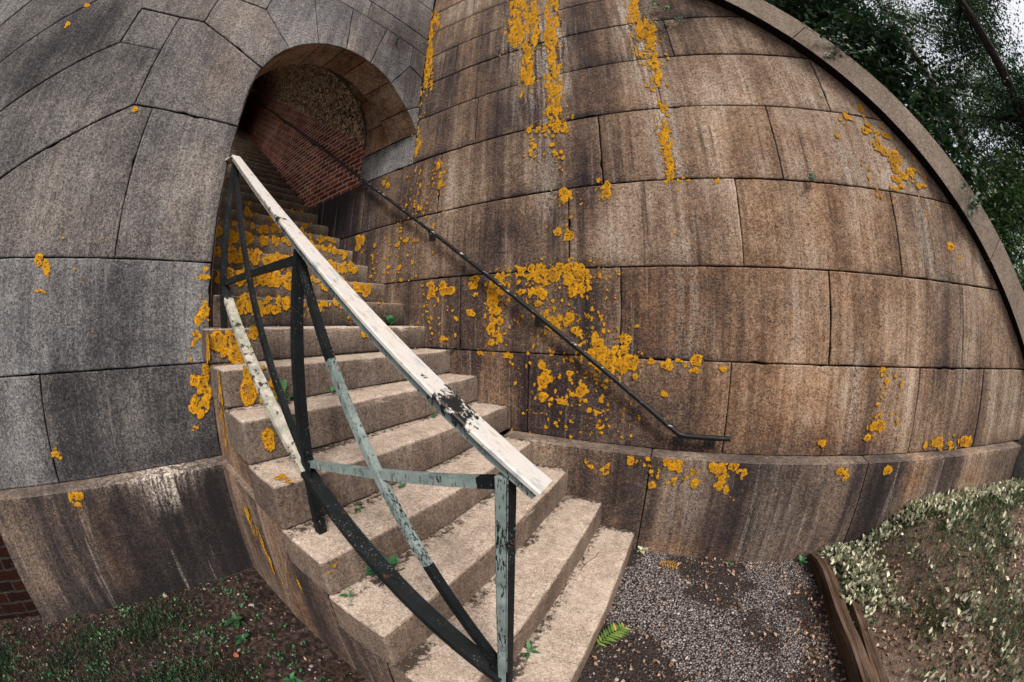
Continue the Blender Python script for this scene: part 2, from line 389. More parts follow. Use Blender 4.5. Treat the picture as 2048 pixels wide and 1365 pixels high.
M_IRONMIX = paint('paint_flaking_cream', [(.3, (.16, .18, .15)), (.5, (.30, .30, .25)), (.62, (.46, .42, .38)), (.85, (.22, .24, .21))], chip=(.56, .585), chipcol=(.02, .022, .024), rust=.35, scale=24, rough=.5)
M_BRACKET = paint('paint_bracket', [(.3, (.008, .008, .009)), (.8, (.02, .02, .022))], chip=(.7, .75), rough=.5)
def m_soil():
    s = NT('soil', 1, .1); P = s.pos()
    n = s.noise(P, 22, 6, .75); n2 = s.noise(P, 3, 4, .6); v = s.vor(P, 60, out='Color'); sp = s.n('SeparateColor'); s.l(v, sp.inputs[0])
    c = s.ramp(s.math('ADD', s.math('MULTIPLY', n, .7), s.math('MULTIPLY', sp.outputs[0], .35)), [(.2, (.007, .005, .005)), (.5, (.028, .019, .017)), (.7, (.07, .048, .042)), (.92, (.20, .155, .14))])
    c = s.mix(s.mr(n2, .45, .7), c, s.mix(1.0, c, (.6, .62, .5), 'MULTIPLY'))
    return s.fin(c, s.math('ADD', n, sp.outputs[0]), .02, 1.0)
M_SOIL = m_soil()
def m_gravel():
    s = NT('gravel', .95, .2); P = s.pos()
    v = s.vor(P, 85, out='Color'); d = s.vor(P, 85); sp = s.n('SeparateColor'); s.l(v, sp.inputs[0]); n = s.noise(P, 4.5, 5, .7); n3 = s.noise(P, 160, 2, .6)
    c = s.ramp(sp.outputs[0], [(0, (.08, .068, .066)), (.3, (.16, .138, .134)), (.65, (.25, .225, .22)), (.88, (.34, .305, .295)), (1, (.46, .43, .42))])
    c = s.mix(s.mr(d, .35, .6), c, (.02, .016, .015))
    sm = s.mr(s.math('MULTIPLY_ADD', s.math('SUBTRACT', s.noise(P, 30, 4, .7), .5), 1.2, s.attr('soil')), .35, .60); c = s.mix(s.math('MULTIPLY', sm, .92), c, s.ramp(s.noise(P, 80, 3, .7), [(.3, (.010, .007, .007)), (.6, (.040, .029, .026)), (.8, (.14, .11, .10))])); c = s.mix(s.mr(n3, .5, .8), c, s.mix(1.0, c, (.5, .5, .5), 'MULTIPLY'))
    return s.fin(c, s.math('SUBTRACT', n3, s.math('MULTIPLY', d, 2.0)), .006, .9)
M_GRAVEL = m_gravel()
def m_bed():
    s = NT('bed_earth', 1, .1); P = s.pos(); n = s.noise(P, 16, 6, .75); n2 = s.noise(P, 2.5, 4, .6); n4 = s.noise(P, 90, 3, .7)
    c = s.ramp(s.math('ADD', s.math('MULTIPLY', n, .65), s.math('MULTIPLY', n4, .45)), [(.3, (.03, .021, .017)), (.52, (.13, .092, .072)), (.7, (.25, .185, .145)), (.9, (.42, .34, .29))])
    c = s.mix(s.mr(n2, .56, .7), c, (.05, .055, .028))
    return s.fin(c, s.math('ADD', n, n4), .02, 1.0)
M_BED = m_bed()
def flat_leaf(name, stops, rough=.55, trans=.25):
    s = NT(name, rough, .4); g = s.n('NewGeometry'); P = s.pos()
    x = s.math('ADD', s.math('MULTIPLY', g.outputs['Random Per Island'], .8), s.math('MULTIPLY', s.noise(P, 25, 3), .25))
    c = s.ramp(x, stops); s.l(c, s.b.inputs['Base Color'])
    if trans:
        tr = s.n('BsdfTranslucent'); s.l(c, tr.inputs[0]); mx = s.n('MixShader'); mx.inputs[0].default_value = trans
        s.l(s.b.outputs[0], mx.inputs[1]); s.l(tr.outputs[0], mx.inputs[2]); s.l(mx.outputs[0], s.t.nodes['Material Output'].inputs[0])
    return s.m
M_TREE = flat_leaf('tree_leaf', [(0, (.006, .020, .009)), (.4, (.014, .042, .018)), (.75, (.028, .075, .028)), (1, (.065, .125, .04))])
M_TREE2 = flat_leaf('tree_leaf_light', [(0, (.012, .034, .012)), (.4, (.03, .080, .026)), (.75, (.065, .14, .045)), (1, (.17, .24, .08))])
M_IVY = flat_leaf('ivy_leaf', [(0, (.008, .03, .012)), (.5, (.02, .065, .025)), (1, (.05, .13, .05))], trans=.15)
M_WEED = flat_leaf('weed_leaf', [(0, (.012, .07, .030)), (.5, (.028, .13, .050)), (1, (.09, .21, .07))], trans=.2)
M_GRASS = flat_leaf('grass_blade', [(0, (.006, .018, .011)), (.5, (.014, .040, .020)), (.8, (.035, .070, .028)), (.9, (.10, .075, .045)), (1, (.22, .17, .11))], trans=.15)
M_GRASSB = flat_leaf('grass_bed', [(0, (.012, .040, .018)), (.5, (.035, .085, .030)), (.85, (.085, .125, .04)), (1, (.30, .24, .13))], trans=.15)
M_SILVER = flat_leaf('silver_leaf', [(0, (.06, .11, .05)), (.22, (.20, .23, .13)), (.45, (.42, .42, .29)), (.75, (.58, .56, .42)), (1, (.74, .71, .56))], trans=.1)
M_DRY = flat_leaf('dry_leaf', [(0, (.05, .028, .018)), (.4, (.16, .09, .055)), (.75, (.33, .21, .14)), (1, (.50, .36, .27))], trans=.1)
M_FROND = flat_leaf('frond_leaf', [(0, (.05, .14, .035)), (.5, (.14, .24, .05)), (.85, (.36, .36, .06)), (1, (.50, .34, .05))], trans=.2)
M_FRONDO = flat_leaf('frond_orange', [(0, (.28, .13, .03)), (1, (.45, .26, .06))], trans=.1)
def m_bark(name, a, b):
    s = NT(name, .95, .1); n = s.noise(s.pos((9, 9, 1.5)), 2, 5, .7); return s.fin(s.ramp(n, [(.3, a), (.7, b)]), n, .03, 1.0)
M_BARK = m_bark('bark', (.012, .010, .009), (.055, .048, .043))
M_BARKL = m_bark('bark_pale', (.07, .055, .048), (.19, .155, .14))
def m_wood():
    s = NT('old_timber', .95, .1); n = s.noise(s.pos((46, 2.2, 30)), 1, 6, .7); n2 = s.noise(s.pos(), 6, 4, .6)
    c = s.ramp(s.math('ADD', s.math('MULTIPLY', n, .75), s.math('MULTIPLY', n2, .25)), [(.3, (.018, .012, .009)), (.5, (.085, .056, .040)), (.72, (.19, .135, .10))])
    return s.fin(c, n, .012, 1.0)
M_WOOD = m_wood()
def m_rock():
    s = NT('boulder_stone', .9, .2); P = s.pos(); n = s.noise(P, 40, 4, .7); n2 = s.noise(P, 5, 4, .6)
    return s.fin(s.ramp(s.math('ADD', s.math('MULTIPLY', n, .6), s.math('MULTIPLY', n2, .4)), [(.3, (.06, .055, .053)), (.55, (.20, .19, .18)), (.8, (.38, .36, .35))]), n, .01, .8)
M_ROCK = m_rock()
def m_pebble():
    s = NT('pebbles', .9, .25); g = s.n('NewGeometry'); n = s.noise(s.pos(), 120, 2)
    c = s.ramp(s.math('ADD', g.outputs['Random Per Island'], s.math('MULTIPLY', s.math('SUBTRACT', n, .5), .3)), [(0, (.08, .07, .068)), (.35, (.16, .14, .136)), (.7, (.235, .21, .205)), (.93, (.33, .295, .285)), (1, (.46, .43, .42))])
    return s.fin(c, n, .003, .5)
M_PEB = m_pebble()
M_TWIG = m_bark('twig_bark', (.05, .03, .02), (.22, .15, .11))
# ================================================================== WING WALL (right)
WZ = [0, .5627, 1.1269, 1.6944, 2.2672, 2.7723, 3.2326, 3.67, 4.13, 4.57, 5.08, 5.6, 6.1, 6.6, 7.1]
WX = [[-.4, 1.082, 2.400, 3.863, 4.650, 5.9], [-1.0, .500, 1.704, 3.062, 4.333, 5.9], [-1.9, -.005, 1.366, 2.480, 3.682, 5.9], [-2.3, -.812, .227, 1.611, 2.822, 4.4],
      [-.125, .579, 2.077, 3.35, 4.2], [-.14, 1.266, 2.255, 3.5], [-.16, .265, 2.049, 3.4], [-.18, .9, 2.5], [-.2, 1.35, 2.6], [-.22, .7, 2.1], [-.24, 1.2], [-.26, .6], [-.28, .3], [-.3, 0]]
def cope(x): return 3.292 - 1.082*(x-2.878)
def splat(x, z, L):
    t = w_ = p = 0
    for cx, cz, sx, sz, dt, dw, dp in L:
        a = math.exp(-((x-cx)/sx)**2-((z-cz)/sz)**4); t += dt*a; w_ += dw*a; p += dp*a
    return t, w_, p
WS = [(1.0, 3.6, .28, .5, -.35, 0, .35), (1.3, 3.1, .10, .7, .1, 0, .6), (1.45, 3.4, .3, .4, -.35, 0, 0), (2.0, 3.2, .16, .6, 0, 0, .55), (2.3, 3.0, .2, .6, -.3, 0, 0), (-.0, 3.4, .4, .8, -.3, 0, .1), (2.07, 2.1, .06, .4, .05, 0, .5), (1.0, 2.4, .3, .2, -.35, 0, 0), (1.5, 1.7, .12, .25, -.4, 0, 0), (.62, .75, .1, .5, -.35, 0, 0), (.95, 1.35, .3, .25, -.3, 0, 0), (1.35, .2, .12, .3, -.35, 0, 0), (2.33, 1.4, .08, .25, -.4, 0, 0), (3.3, .8, .1, .25, -.35, 0, 0), (3.15, 1.4, .07, .3, -.35, 0, 0), (.75, 2.0, .12, .3, -.35, 0, 0), (1.75, 2.55, .12, .3, -.35, 0, 0), (2.35, .9, .08, .2, -.3, 0, 0), (4.1, .8, .08, .4, -.4, 0, 0), (3.9, 1.5, .1, .4, -.3, 0, 0), (.9, .9, 1.1, .9, -.28, .1, 0), (.2, 2.9, 1.0, 1.0, -.30, 0, 0), (3.0, 1.3, .9, 1.2, .24, .75, 0), (2.75, .3, .6, .35, .20, .55, 0), (3.6, .9, .9, .9, .18, .1, .05),
      (2.9, 1.3, .05, .55, .25, 0, .35), (2.84, .78, .06, .28, .1, 0, .28), (1.66, 1.35, .07, .22, .3, 0, .30), (2.15, 1.35, .12, .28, .25, .3, .25), (2.15, .8, .12, .25, .1, .2, .25),
      (1.48, .84, .12, .25, -.75, 0, .05), (1.12, .92, .10, .2, -.3, 0, .1), (1.2, 1.9, .09, .5, -.1, 0, .35), (1.08, 2.9, .22, .6, -.25, 0, .3), (1.95, .85, .25, .3, -.05, .6, 0),
      (2.05, 2.6, .10, .9, .05, 0, .4), (.35, 1.9, .05, .5, .3, .1, .30), (1.35, 2.9, .1, .4, .1, 0, .2), (2.1, .25, .25, .3, -.45, .1, 0), (1.25, .25, .3, .3, -.5, 0, .0), (1.7, .2, .3, .25, -.25, 0, 0),
      (.75, .35, .35, .5, .28, .3, 0), (.2, .85, .35, .3, -.12, 0, .05), (-1.5, 1.9, .6, .6, -.55, 0, 0), (-.6, 1.8, .5, .5, -.40, 0, 0), (3.25, .35, .08, .3, .1, 0, .4), (3.75, .3, .1, .35, .2, 0, .2),
      (4.0, 1.4, .1, .5, .15, 0, .35), (4.4, .9, .12, .6, .1, 0, .3), (4.6, .5, .08, .5, -.35, 0, 0), (3.35, 1.9, .12, .5, .1, 0, .35), (3.05, .1, .5, .08, -.3, .4, 0), (2.3, 2.3, .5, .5, .05, .3, 0),
      (.55, 2.45, .5, .25, -.15, 0, 0), (3.6, 1.35, .12, .3, -.2, 0, 0), (2.55, 2.0, .12, .3, -.3, 0, 0), (1.45, 1.95, .25, .3, -.1, .2, 0)]
def wtone(x, z, rv):
    t, w_, p = splat(x, z, WS); k = max([c for c in WZ if c <= z+.004] or [0]); h = z-k
    t += .20*rv - .5*math.exp(-(h/.05)**2)*(.5+mnoise.noise(Vector((x*1.7, k*5, 2)))) + .30*mnoise.noise(Vector((x*2.2, z*.6, 5)))
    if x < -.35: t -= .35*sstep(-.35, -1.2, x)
    return t, max(0, w_*.8+.12), max(0, p)*1.7
def bk(rows, xs_, clipfn=None):
    out = []
    for i, X in enumerate(xs_):
        for a, b in zip(X[:-1], X[1:]):
            q = [(a, rows[i]), (b, rows[i]), (b, rows[i+1]), (a, rows[i+1])]
            if clipfn: q = clip(q, clipfn)
            if len(q) >= 3 and abs(sum(q[j][0]*q[(j+1) % len(q)][1]-q[(j+1) % len(q)][0]*q[j][1] for j in range(len(q))))/2 > .004: out.append(q)
    return out
def nzv(t): return mnoise.noise(Vector((t, 1.3, 2.7)))
wing = thing('wing_wall', (2.4, .1, GZ), 'tall brown granite wing wall with orange lichen and a sloping stone coping, to the right of the steps', 'wall')
polys = bk(WZ, WX, lambda p: cope(p[0])-p[1])
block_wall('stone_face', polys, WP, wtone, [M_WING, M_JOINT_SHADE], wing, cell=.085, seed=3)
block_wall('reveal_stone', [[(-.95, 2.2672), (-.125, 2.2672), (-.125, 2.617), (-.95, 2.617)]], WP, lambda x, z, r_: (.1+.5*sstep(-.9, -.5, x)*0-.7*math.exp(-((z-2.60)/.05)**2)*(.5+nzv(x*9)), .0, .45*max(0, nzv(x*14+3))), [M_ARCH, M_JOINT_SHADE], wing, cell=.05, seed=5)
# coping: long stones following the slope, standing proud of the face
sx = 1/math.sqrt(1+1.082**2); sdir = Vector((sx, 0, -1.082*sx)); sup = Vector((1.082*sx, 0, sx))
def cop_pt(x): return Vector((x, 0, cope(x)))
joints = [-1.2, .2, 1.6, 3.24, 4.70, 6.2]
vs, fs = [], []
cb = MB()
for a, b in zip(joints[:-1], joints[1:]):
    A, B = cop_pt(a), cop_pt(b); d = (B-A).normalized(); n = 14; bev = .012
    prof = [(-.045, 0), (-.045, .262), (.03, .275), (.62, .275), (.62, 0)]
    bm = bmesh.new(); rings = []
    for i in range(n+1):
        c = A + (B-A)*i/n + (d*.004 if i == 0 else -d*.004 if i == n else Vector())
        rings.append([bm.verts.new(c + Vector((0, y, 0)) + sup*h + Vector((0, .003*mnoise.noise(c*3+Vector((0, h*9, 0))), 0))) for y, h in prof])
    for i in range(n):
        for k in range(5): bm.faces.new((rings[i][k], rings[i][(k+1) % 5], rings[i+1][(k+1) % 5], rings[i+1][k]))
    bm.faces.new(rings[0][::-1]); bm.faces.new(rings[-1])
    es = [e for e in bm.edges if len(e.link_faces) == 2 and e.calc_face_angle(0) > .6]
    bmesh.ops.bevel(bm, geom=es, offset=bev, segments=2, profile=.6, affect='EDGES'); bmesh.ops.recalc_face_normals(bm, faces=bm.faces)
    bm.verts.index_update(); cb.add([v.co for v in bm.verts], [[v.index for v in q.verts] for q in bm.faces]); bm.free()
o = cb.build('coping', [M_COPE, M_JOINT_SHADE], wing)
for q in o.data.polygons: q.material_index = 1 if q.normal.dot(sup) < -.8 else 0  # underside coloured near black to stand for the shade beneath the coping
mesh_obj('wall_core', [(.2, .13, -1.2), (6.4, .13, -1.2), (6.4, .13, cope(6.4)+.2), (.2, .13, 6.1), (.2, .6, -1.2), (6.4, .6, -1.2), (6.4, .6, cope(6.4)+.2), (.2, .6, 6.1)],
         [(0, 1, 2, 3), (4, 7, 6, 5), (0, 4, 5, 1), (1, 5, 6, 2), (2, 6, 7, 3), (3, 7, 4, 0)], M_JOINT_SHADE, wing)
# plinth of the wing wall
def plinth(name, a, b, P2, parent, mat, tone, joints, seed):
    """run of plinth blocks; P2(s, out, z) maps run position, projection, height to the world"""
    bm = bmesh.new(); TL = bm.verts.layers.float.new('t'); rng = random.Random(seed)
    xs = [a]+joints+[b]; allv = []
    for x0, x1 in zip(xs[:-1], xs[1:]):
        n = max(2, int((x1-x0)/.07)); prof = [(-.03, 0.0), (.0, 0.002), (.094, -.004), (.106, -.012), (.109, -.03)] + [(.109, z) for z in (-.1, -.17, -.24, -.31, -.38, -.45, -.52, -.59, -.66, -.73, -.85, -1.0)] + [(-.03, -1.0)]
        rings = []
        for i in range(n+1):
            s_ = x0+(x1-x0)*i/n; e = .004 if i == 0 else -.004 if i == n else 0
            q = -.008 if i in (0, n) else 0
            rg = []
            for o_, z in prof:
                v = bm.verts.new((s_+e, o_+(q if o_ > .05 else 0)+.0035*mnoise.noise(Vector((s_*4, z*4, seed))), z+(q*.5 if z > -.05 else 0)+.002*mnoise.noise(Vector((s_*7, 1, seed))))); rg.append(v)
            rings.append(rg)
        k = len(prof)
        for i in range(n):
            for j in range(k): bm.faces.new((rings[i][j], rings[i][(j+1) % k], rings[i+1][(j+1) % k], rings[i+1][j]))
        bm.faces.new(rings[0][::-1]); bm.faces.new(rings[-1])
    bmesh.ops.recalc_face_normals(bm, faces=bm.faces); bm.verts.index_update()
    V, T, W_, Pp = [], [], [], []
    for v in bm.verts:
        s_, o_, z = v.co; V.append(P2(s_, o_, z)); t, w_, p = tone(s_, z); T.append(t); W_.append(w_); Pp.append(p)
    F_ = [[v.index for v in q.verts] for q in bm.faces]; bm.free()
    return mesh_obj(name, V, F_, mat, parent, attrs=dict(tone=T, warm=W_, pale=Pp))
PS = [(2.55, -.3, .16, .5, -.85, 0, 0), (2.2, -.25, .12, .6, .1, .2, .35), (1.75, -.3, .3, .6, -.25, .3, 0), (3.0, -.3, .3, .5, -.25, 0, .1), (3.62, -.25, .14, .6, -.85, 0, 0), (3.9, -.2, .1, .6, .5, 1.2, 0), (4.3, -.2, .16, .6, -.75, 0, 0), (4.6, -.2, .12, .6, .4, 1.0, 0), (2.4, -.65, .5, .12, .1, .8, 0), (2.8, -.4, .12, .4, .1, 0, .2)]
def ptone(x, z):
    t, w_, p = splat(x, z, PS); return t+.25*mnoise.noise(Vector((x*2, z, 7)))-.1, w_+.2, max(0, p)
plinth('plinth', .95, 5.36, lambda s_, o_, z: (s_, -o_, z), wing, M_PLINTH, ptone, [1.955, 3.438], 2)

# ================================================================== ARCH WALL (left)
AC = (.81, 2.35); AR = .82
def arc(a0, a1, n=6):
    return [(AC[0]+AR*math.cos(R(a))-.068*max(0, (a-138)/23), AC[1]+AR*math.sin(R(a))) for a in [a0+(a1-a0)*i/n for i in range(n+1)]]
arch = thing('arch_wall', (-.1, -2.2, GZ), 'grey granite wall pierced by the round-headed doorway at the top of the steps', 'wall')
AP = [[(1.645, 0), (2.75, 0), (2.75, .55), (1.645, .55)], [(2.75, 0), (4.9, 0), (4.9, .55), (2.75, .55)], [(1.64, .55), (4.9, .55), (4.9, 1.12), (1.64, 1.12)],
      [(1.635, 1.12), (2.265, 1.12), (2.265, 2.04), (1.63, 2.04)],
      [(2.265, 1.12), (3.82, 1.12), (3.19, 1.53), (2.77, 1.79), (2.40, 2.04), (2.265, 2.04)],
      [(2.40, 2.04), (2.77, 1.79), (3.19, 1.53), (3.82, 1.12), (4.33, 1.12), (3.39, 1.92), (3.06, 2.20), (2.73, 2.48), (2.40, 2.48)],
      [(2.40, 2.48), (2.73, 2.48), (2.73, 2.81), (2.40, 2.81)],
      [(2.73, 2.48), (3.06, 2.20), (3.39, 1.92), (4.33, 1.12), (4.6, 1.12), (3.62, 2.25), (3.37, 2.54), (3.13, 2.81), (2.82, 3.18), (2.20, 3.18), (2.20, 2.83), (2.40, 2.81), (2.73, 2.81)],
      [(2.82, 3.18), (3.13, 2.81), (3.37, 2.54), (3.62, 2.25), (4.6, 1.12), (4.7, 1.12), (3.84, 2.53), (3.71, 2.76), (3.45, 3.25), (3.3, 3.6), (2.5, 3.6), (2.5, 3.18)],
      [(3.3, 3.6), (3.45, 3.25), (3.71, 2.76), (3.84, 2.53), (4.7, 1.12), (4.9, 1.12), (4.9, 3.6)],
      [(1.63, 2.04), (2.40, 2.04), (2.40, 2.81), (2.20, 2.83)] + arc(16.4, 0, 4),
      arc(39.4, 16.4) + [(2.20, 2.83), (2.20, 3.18), (1.78, 3.18)],
      arc(61, 39.4) + [(1.78, 3.18), (1.79, 3.6), (1.42, 3.6)],
      arc(81.6, 61) + [(1.42, 3.6), (1.42, 3.75), (1.0, 3.75)],
      arc(101.5, 81.6) + [(1.0, 3.75), (.55, 3.75)],
      arc(122.5, 101.5) + [(.55, 3.75), (.16, 3.75), (.16, 3.43)],
      arc(144, 122.5) + [(.16, 3.43), (-.04, 3.36), (-.04, 2.96)],
      arc(161, 144) + [(-.04, 2.96), (-.04, 2.617)],
      [(.16, 3.43), (.16, 3.75), (-.04, 3.75), (-.04, 3.36)],
      [(1.78, 3.18), (2.2, 3.18), (2.5, 3.18), (2.5, 3.6), (1.79, 3.6)], [(1.42, 3.6), (2.6, 3.6), (2.6, 4.03), (1.42, 4.03)], [(2.6, 3.6), (4.9, 3.6), (4.9, 4.03), (2.6, 4.03)],
      [(-.04, 3.75), (.82, 3.75), (.82, 4.03), (-.04, 4.03)], [(.82, 3.75), (1.42, 3.75), (1.42, 4.03), (.82, 4.03)]]
for z0, z1, X in ((4.03, 4.65, [-.04, 1.1, 2.3, 4.9]), (4.65, 5.3, [-.04, .6, 1.9, 4.9]), (5.3, 5.9, [-.04, 1.3, 3.0, 4.9]), (5.9, 6.5, [-.04, .8, 2.3, 4.9])):
    AP += [[(a, z0), (b, z0), (b, z1), (a, z1)] for a, b in zip(X[:-1], X[1:])]
AS = [(2.2, .85, .9, .3, -.12, .15, 0), (2.15, .85, .07, .3, -.75, 0, 0), (1.9, .8, .05, .3, -.35, 0, 0), (2.6, .3, .12, .28, -.5, 0, 0), (2.0, .25, .12, .28, -.5, 0, 0), (1.72, .2, .12, .25, -.6, 0, 0),
      (2.2, .06, .8, .07, -.6, 0, 0), (3.0, 2.55, .35, .25, -.65, 0, 0), (3.3, 2.2, .25, .2, -.45, 0, 0), (2.8, 2.1, .3, .1, -.3, 0, 0), (2.55, 2.35, .2, .12, -.35, 0, 0), (1.9, 1.5, .25, .4, .25, .35, 0),
      (2.7, 1.4, .5, .25, .12, .1, .05), (.6, 3.5, .8, .45, -.35, .45, 0), (.1, 3.9, .4, .6, -.35, .3, 0), (.93, 3.35, .03, .3, 0, 0, .7), (.55, 3.4, .03, .25, 0, 0, .4), (.0, 2.9, .12, .5, -.35, 0, .2),
      (2.55, 2.65, .15, .15, .2, 0, .0), (2.8, .8, .06, .3, -.3, 0, 0), (1.9, .45, .4, .06, .1, 0, 0), (1.9, 2.5, .3, .4, .12, .5, 0), (1.95, 3.0, .4, .25, .08, .45, 0)]
def atone(u, z, rv):
    t, w_, p = splat(u, z, AS); t = t*.62 + .14*rv + .26*mnoise.noise(Vector((u*1.8, z*1.1, 15)))
    if z < 1.1: t -= .08
    return t, max(0, w_+.12), max(0, p)
def plain_block_wall(*a, **k): return block_wall(*a, **k)
block_wall('stone_face', AP, FP, atone, [M_ARCH, M_JOINT_SHADE], arch, cell=.10, seed=8)
LPS = [(2.55, -.3, .08, .5, .1, .5, 0), (2.35, -.3, .10, .4, -.5, 0, 0), (2.05, -.07, .12, .10, -.1, 0, 1.5), (2.0, -.3, .2, .25, -.4, 0, 0), (1.8, -.3, .10, .5, -.4, 0, 0), (2.52, -.45, .05, .35, 0, 1.2, 0), (3.0, -.4, .3, .4, .12, 0, .10), (2.1, .0, .35, .03, .2, 0, .9), (2.6, -.68, .7, .1, -.5, 0, 0)]
def ltone(u, z):
    t, w_, p = splat(u, z, LPS); return t+.25*mnoise.noise(Vector((u*2, z, 4)))-.50, w_*.6, max(0, p)
plinth('plinth', 1.60, 3.262, lambda s_, o_, z: FP(s_, z, -o_ + BF*0), arch, M_PLINTH, ltone, [], 5)

# reveal of the doorway: two stone rings stepping up with the stairs
def path(c, Rr, zb, zr, n=28, left=True):
    """profile of an opening in (u, z): left jamb, semicircle, right side down to zr"""
    pts = [(c[0]+Rr, zb + (c[1]-zb)*i/5) for i in range(5)]
    pts += [(c[0]+Rr*math.cos(math.pi*i/n), c[1]+Rr*math.sin(math.pi*i/n)) for i in range(n+1)]
    pts.append((c[0]-Rr, zr)); return pts
def DP(u, z, d):        # behind the face: horizontal depth d from the battered face at springing height
    x0 = -.118 - d; return (u*SN + x0, -u*CS, z)
def shell(mb, pa, pb, inner=True):
    n = len(pa); b = len(mb.v); mb.v += pa+pb
    for i in range(n-1): mb.f.append((b+i, b+i+1, b+n+i+1, b+n+i))
def tonet(x, y, z): return .25*mnoise.noise(Vector((x*2, y*2, z*2)))
def ring_stones(name, pts, Pf, Pb, cuts, mat, tone, warm, nseg=4):
    """soffit of an arch ring, one slightly separated patch per stone, over a dark joint surface"""
    V, F_, mi, T = [], [], [], []
    def strip(P_, a_, b_, m, tn):
        for q in range(nseg):
            base = len(V)
            for p in P_:
                for k in (a_+(b_-a_)*q/nseg, a_+(b_-a_)*(q+1)/nseg):
                    v = Vector(Pf(*p)).lerp(Vector(Pb(*p)), k); v += Vector((0, .004, .004))*mnoise.noise(v*7); V.append(tuple(v)); T.append(tn)
            for r in range(len(P_)-1): F_.append((base+2*r, base+2*r+2, base+2*r+3, base+2*r+1)); mi.append(m)
    cen = (sum(p[0] for p in pts)/len(pts), 2.5)
    out = [(p[0]+(p[0]-cen[0])*.012, p[1]+max(0, p[1]-2.3)*.012) for p in pts]; strip(out, -.002, 1.0, 1, 0)
    rg_ = random.Random(len(pts))
    for a, b in zip(cuts[:-1], cuts[1:]):
        seg = pts[a:b+1]; 
        if len(seg) < 2: continue
        p0 = Vector(seg[0]).lerp(Vector(seg[1]), .06); p1_ = Vector(seg[-1]).lerp(Vector(seg[-2]), .06); seg = [tuple(p0)]+seg[1:-1]+[tuple(p1_)]
        strip(seg, .0, .994, 0, tone+rg_.uniform(-.25, .25))
    return mesh_obj(name, V, F_, [mat, M_JOINT_SHADE], arch, attrs=dict(tone=T, warm=[warm]*len(V), pale=[.05]*len(V)), midx=mi, smooth=False)
q1 = path(AC, AR, -.3, 2.3)[:5] + arc(0, 161, 28)
ring_stones('archway_ring', q1, lambda u, z: FP(u, z, .006), lambda u, z: DP(u, z, .38), [0, 4, 8, 12, 16, 19, 22, 26, 30, len(q1)-1], M_WING, .30, .8)
C2 = (.775, 2.77); q2 = path(C2, .82, -.3, 2.62)
ring_stones('archway_ring', q2, lambda u, z: DP(u, z, .384), lambda u, z: DP(u, z, .83), [0, 5, 11, 16, 21, 27, 31, len(q2)-1], M_WING, .20, 1.6)
rv = MB(); p1b = q1[5:]; p2b = [q2[5+round(k*28/(len(p1b)-1))] for k in range(len(p1b))]; shell(rv, [DP(u, z, .381) for u, z in p1b], [DP(u, z, .381) for u, z in p2b])
mesh_obj('archway_step', rv.v, rv.f, M_WING, arch, attrs=dict(tone=[0.]*len(rv.v)))
# thin lime rim where stone meets the rubble vault
rim = MB(); N_ = 26
pr = [Vector(DP(.775+.812*math.cos(math.pi*(.42+.58*i/N_)), 2.77+.812*math.sin(math.pi*(.42+.58*i/N_)), .84)) for i in range(N_+1)]
rim.tube(pr, [.012+.005*mnoise.noise(p*6) for p in pr], 6); rim.build('archway_rim', M_COPE, arch, smooth=True)

# ================================================================== STAIR PASSAGE behind the arch
pas = thing('stair_passage', (-1.5, -.8, 1.2), 'dark vaulted brick passage climbing behind the round-headed doorway', 'passage')
SLP = .735; X0 = -.95
def vault_z(x): return 2.77 + SLP*(X0-x)
# brick wall on the right of the passage
NX, NZ = 90, 60; V = []; F_ = []; XE = -9.0
for i in range(NX+1):
    x = X0 + (XE-X0)*(i/NX)**1.3; zb = 2.272 if x > -2.6 else vault_z(x)-1.6; zt = vault_z(x)+.06
    for j in range(NZ+1):
        z = zb+(zt-zb)*j/NZ; V.append((x, .032+BR*2.5+.010*mnoise.noise(Vector((x*9, 2, z*9)))+.006*mnoise.noise(Vector((x*28, 2, z*28))), z))
for i in range(NX):
    for j in range(NZ): a = i*(NZ+1)+j; F_.append((a, a+NZ+1, a+NZ+2, a+1))
mesh_obj('brick_wall', V, F_, M_BRICK, pas, smooth=True)
V = [(-.6, -1.60, -.4), (XE, -1.60, -.4), (XE, -1.60, 11), (-.6, -1.60, 3.2)]
V, F_ = [], []
def sw_quad(x0, x1, za0, za1, zb0, zb1): n_ = len(V); V.extend([(x0, -1.62, za0), (x1, -1.62, zb0), (x1, -1.62, zb1), (x0, -1.62, za1)]); F_.append((n_, n_+1, n_+2, n_+3))
xs_ = [-.4, -1.02, -5.0, XE]
for k_, (a_, b_) in enumerate(zip(xs_[:-1], xs_[1:])):
    if k_ == 1:                                    # added opening, out of view, made up to light the passage
        sw_quad(a_, b_, 0, vault_z(a_)-1.2, 0, vault_z(b_)-1.2); sw_quad(a_, b_, vault_z(a_)+.6, 12, vault_z(b_)+.6, 12)
    else: sw_quad(a_, b_, 0, 12 if k_ else 3.3, 0, 12)
mesh_obj('side_wall', V, F_, M_BRICKD, pas)
NX, NA = 110, 70; V = []; F_ = []
for i in range(NX+1):
    x = X0+.02 + (XE-X0)*(i/NX)**1.4
    for j in range(NA+1):
        a = math.pi*j/NA; r = .835 + .022*mnoise.noise(Vector((x*3, a*2.5, 0))) + .030*mnoise.noise(Vector((x*13, a*11, 4))) + .016*mnoise.noise(Vector((x*34, a*28, 9)))
        V.append((x, -.790-.0 + r*math.cos(a), vault_z(x)+r*math.sin(a)))
for i in range(NX):
    for j in range(NA):
        a = i*(NA+1)+j; xm = V[a][0]
        if j > NA*.62 and -5.0 < xm < -1.02: continue  # vault left open too, above the added light opening
        F_.append((a, a+NA+1, a+NA+2, a+1))
mesh_obj('vault', V, F_, M_VAULT, pas, smooth=True)
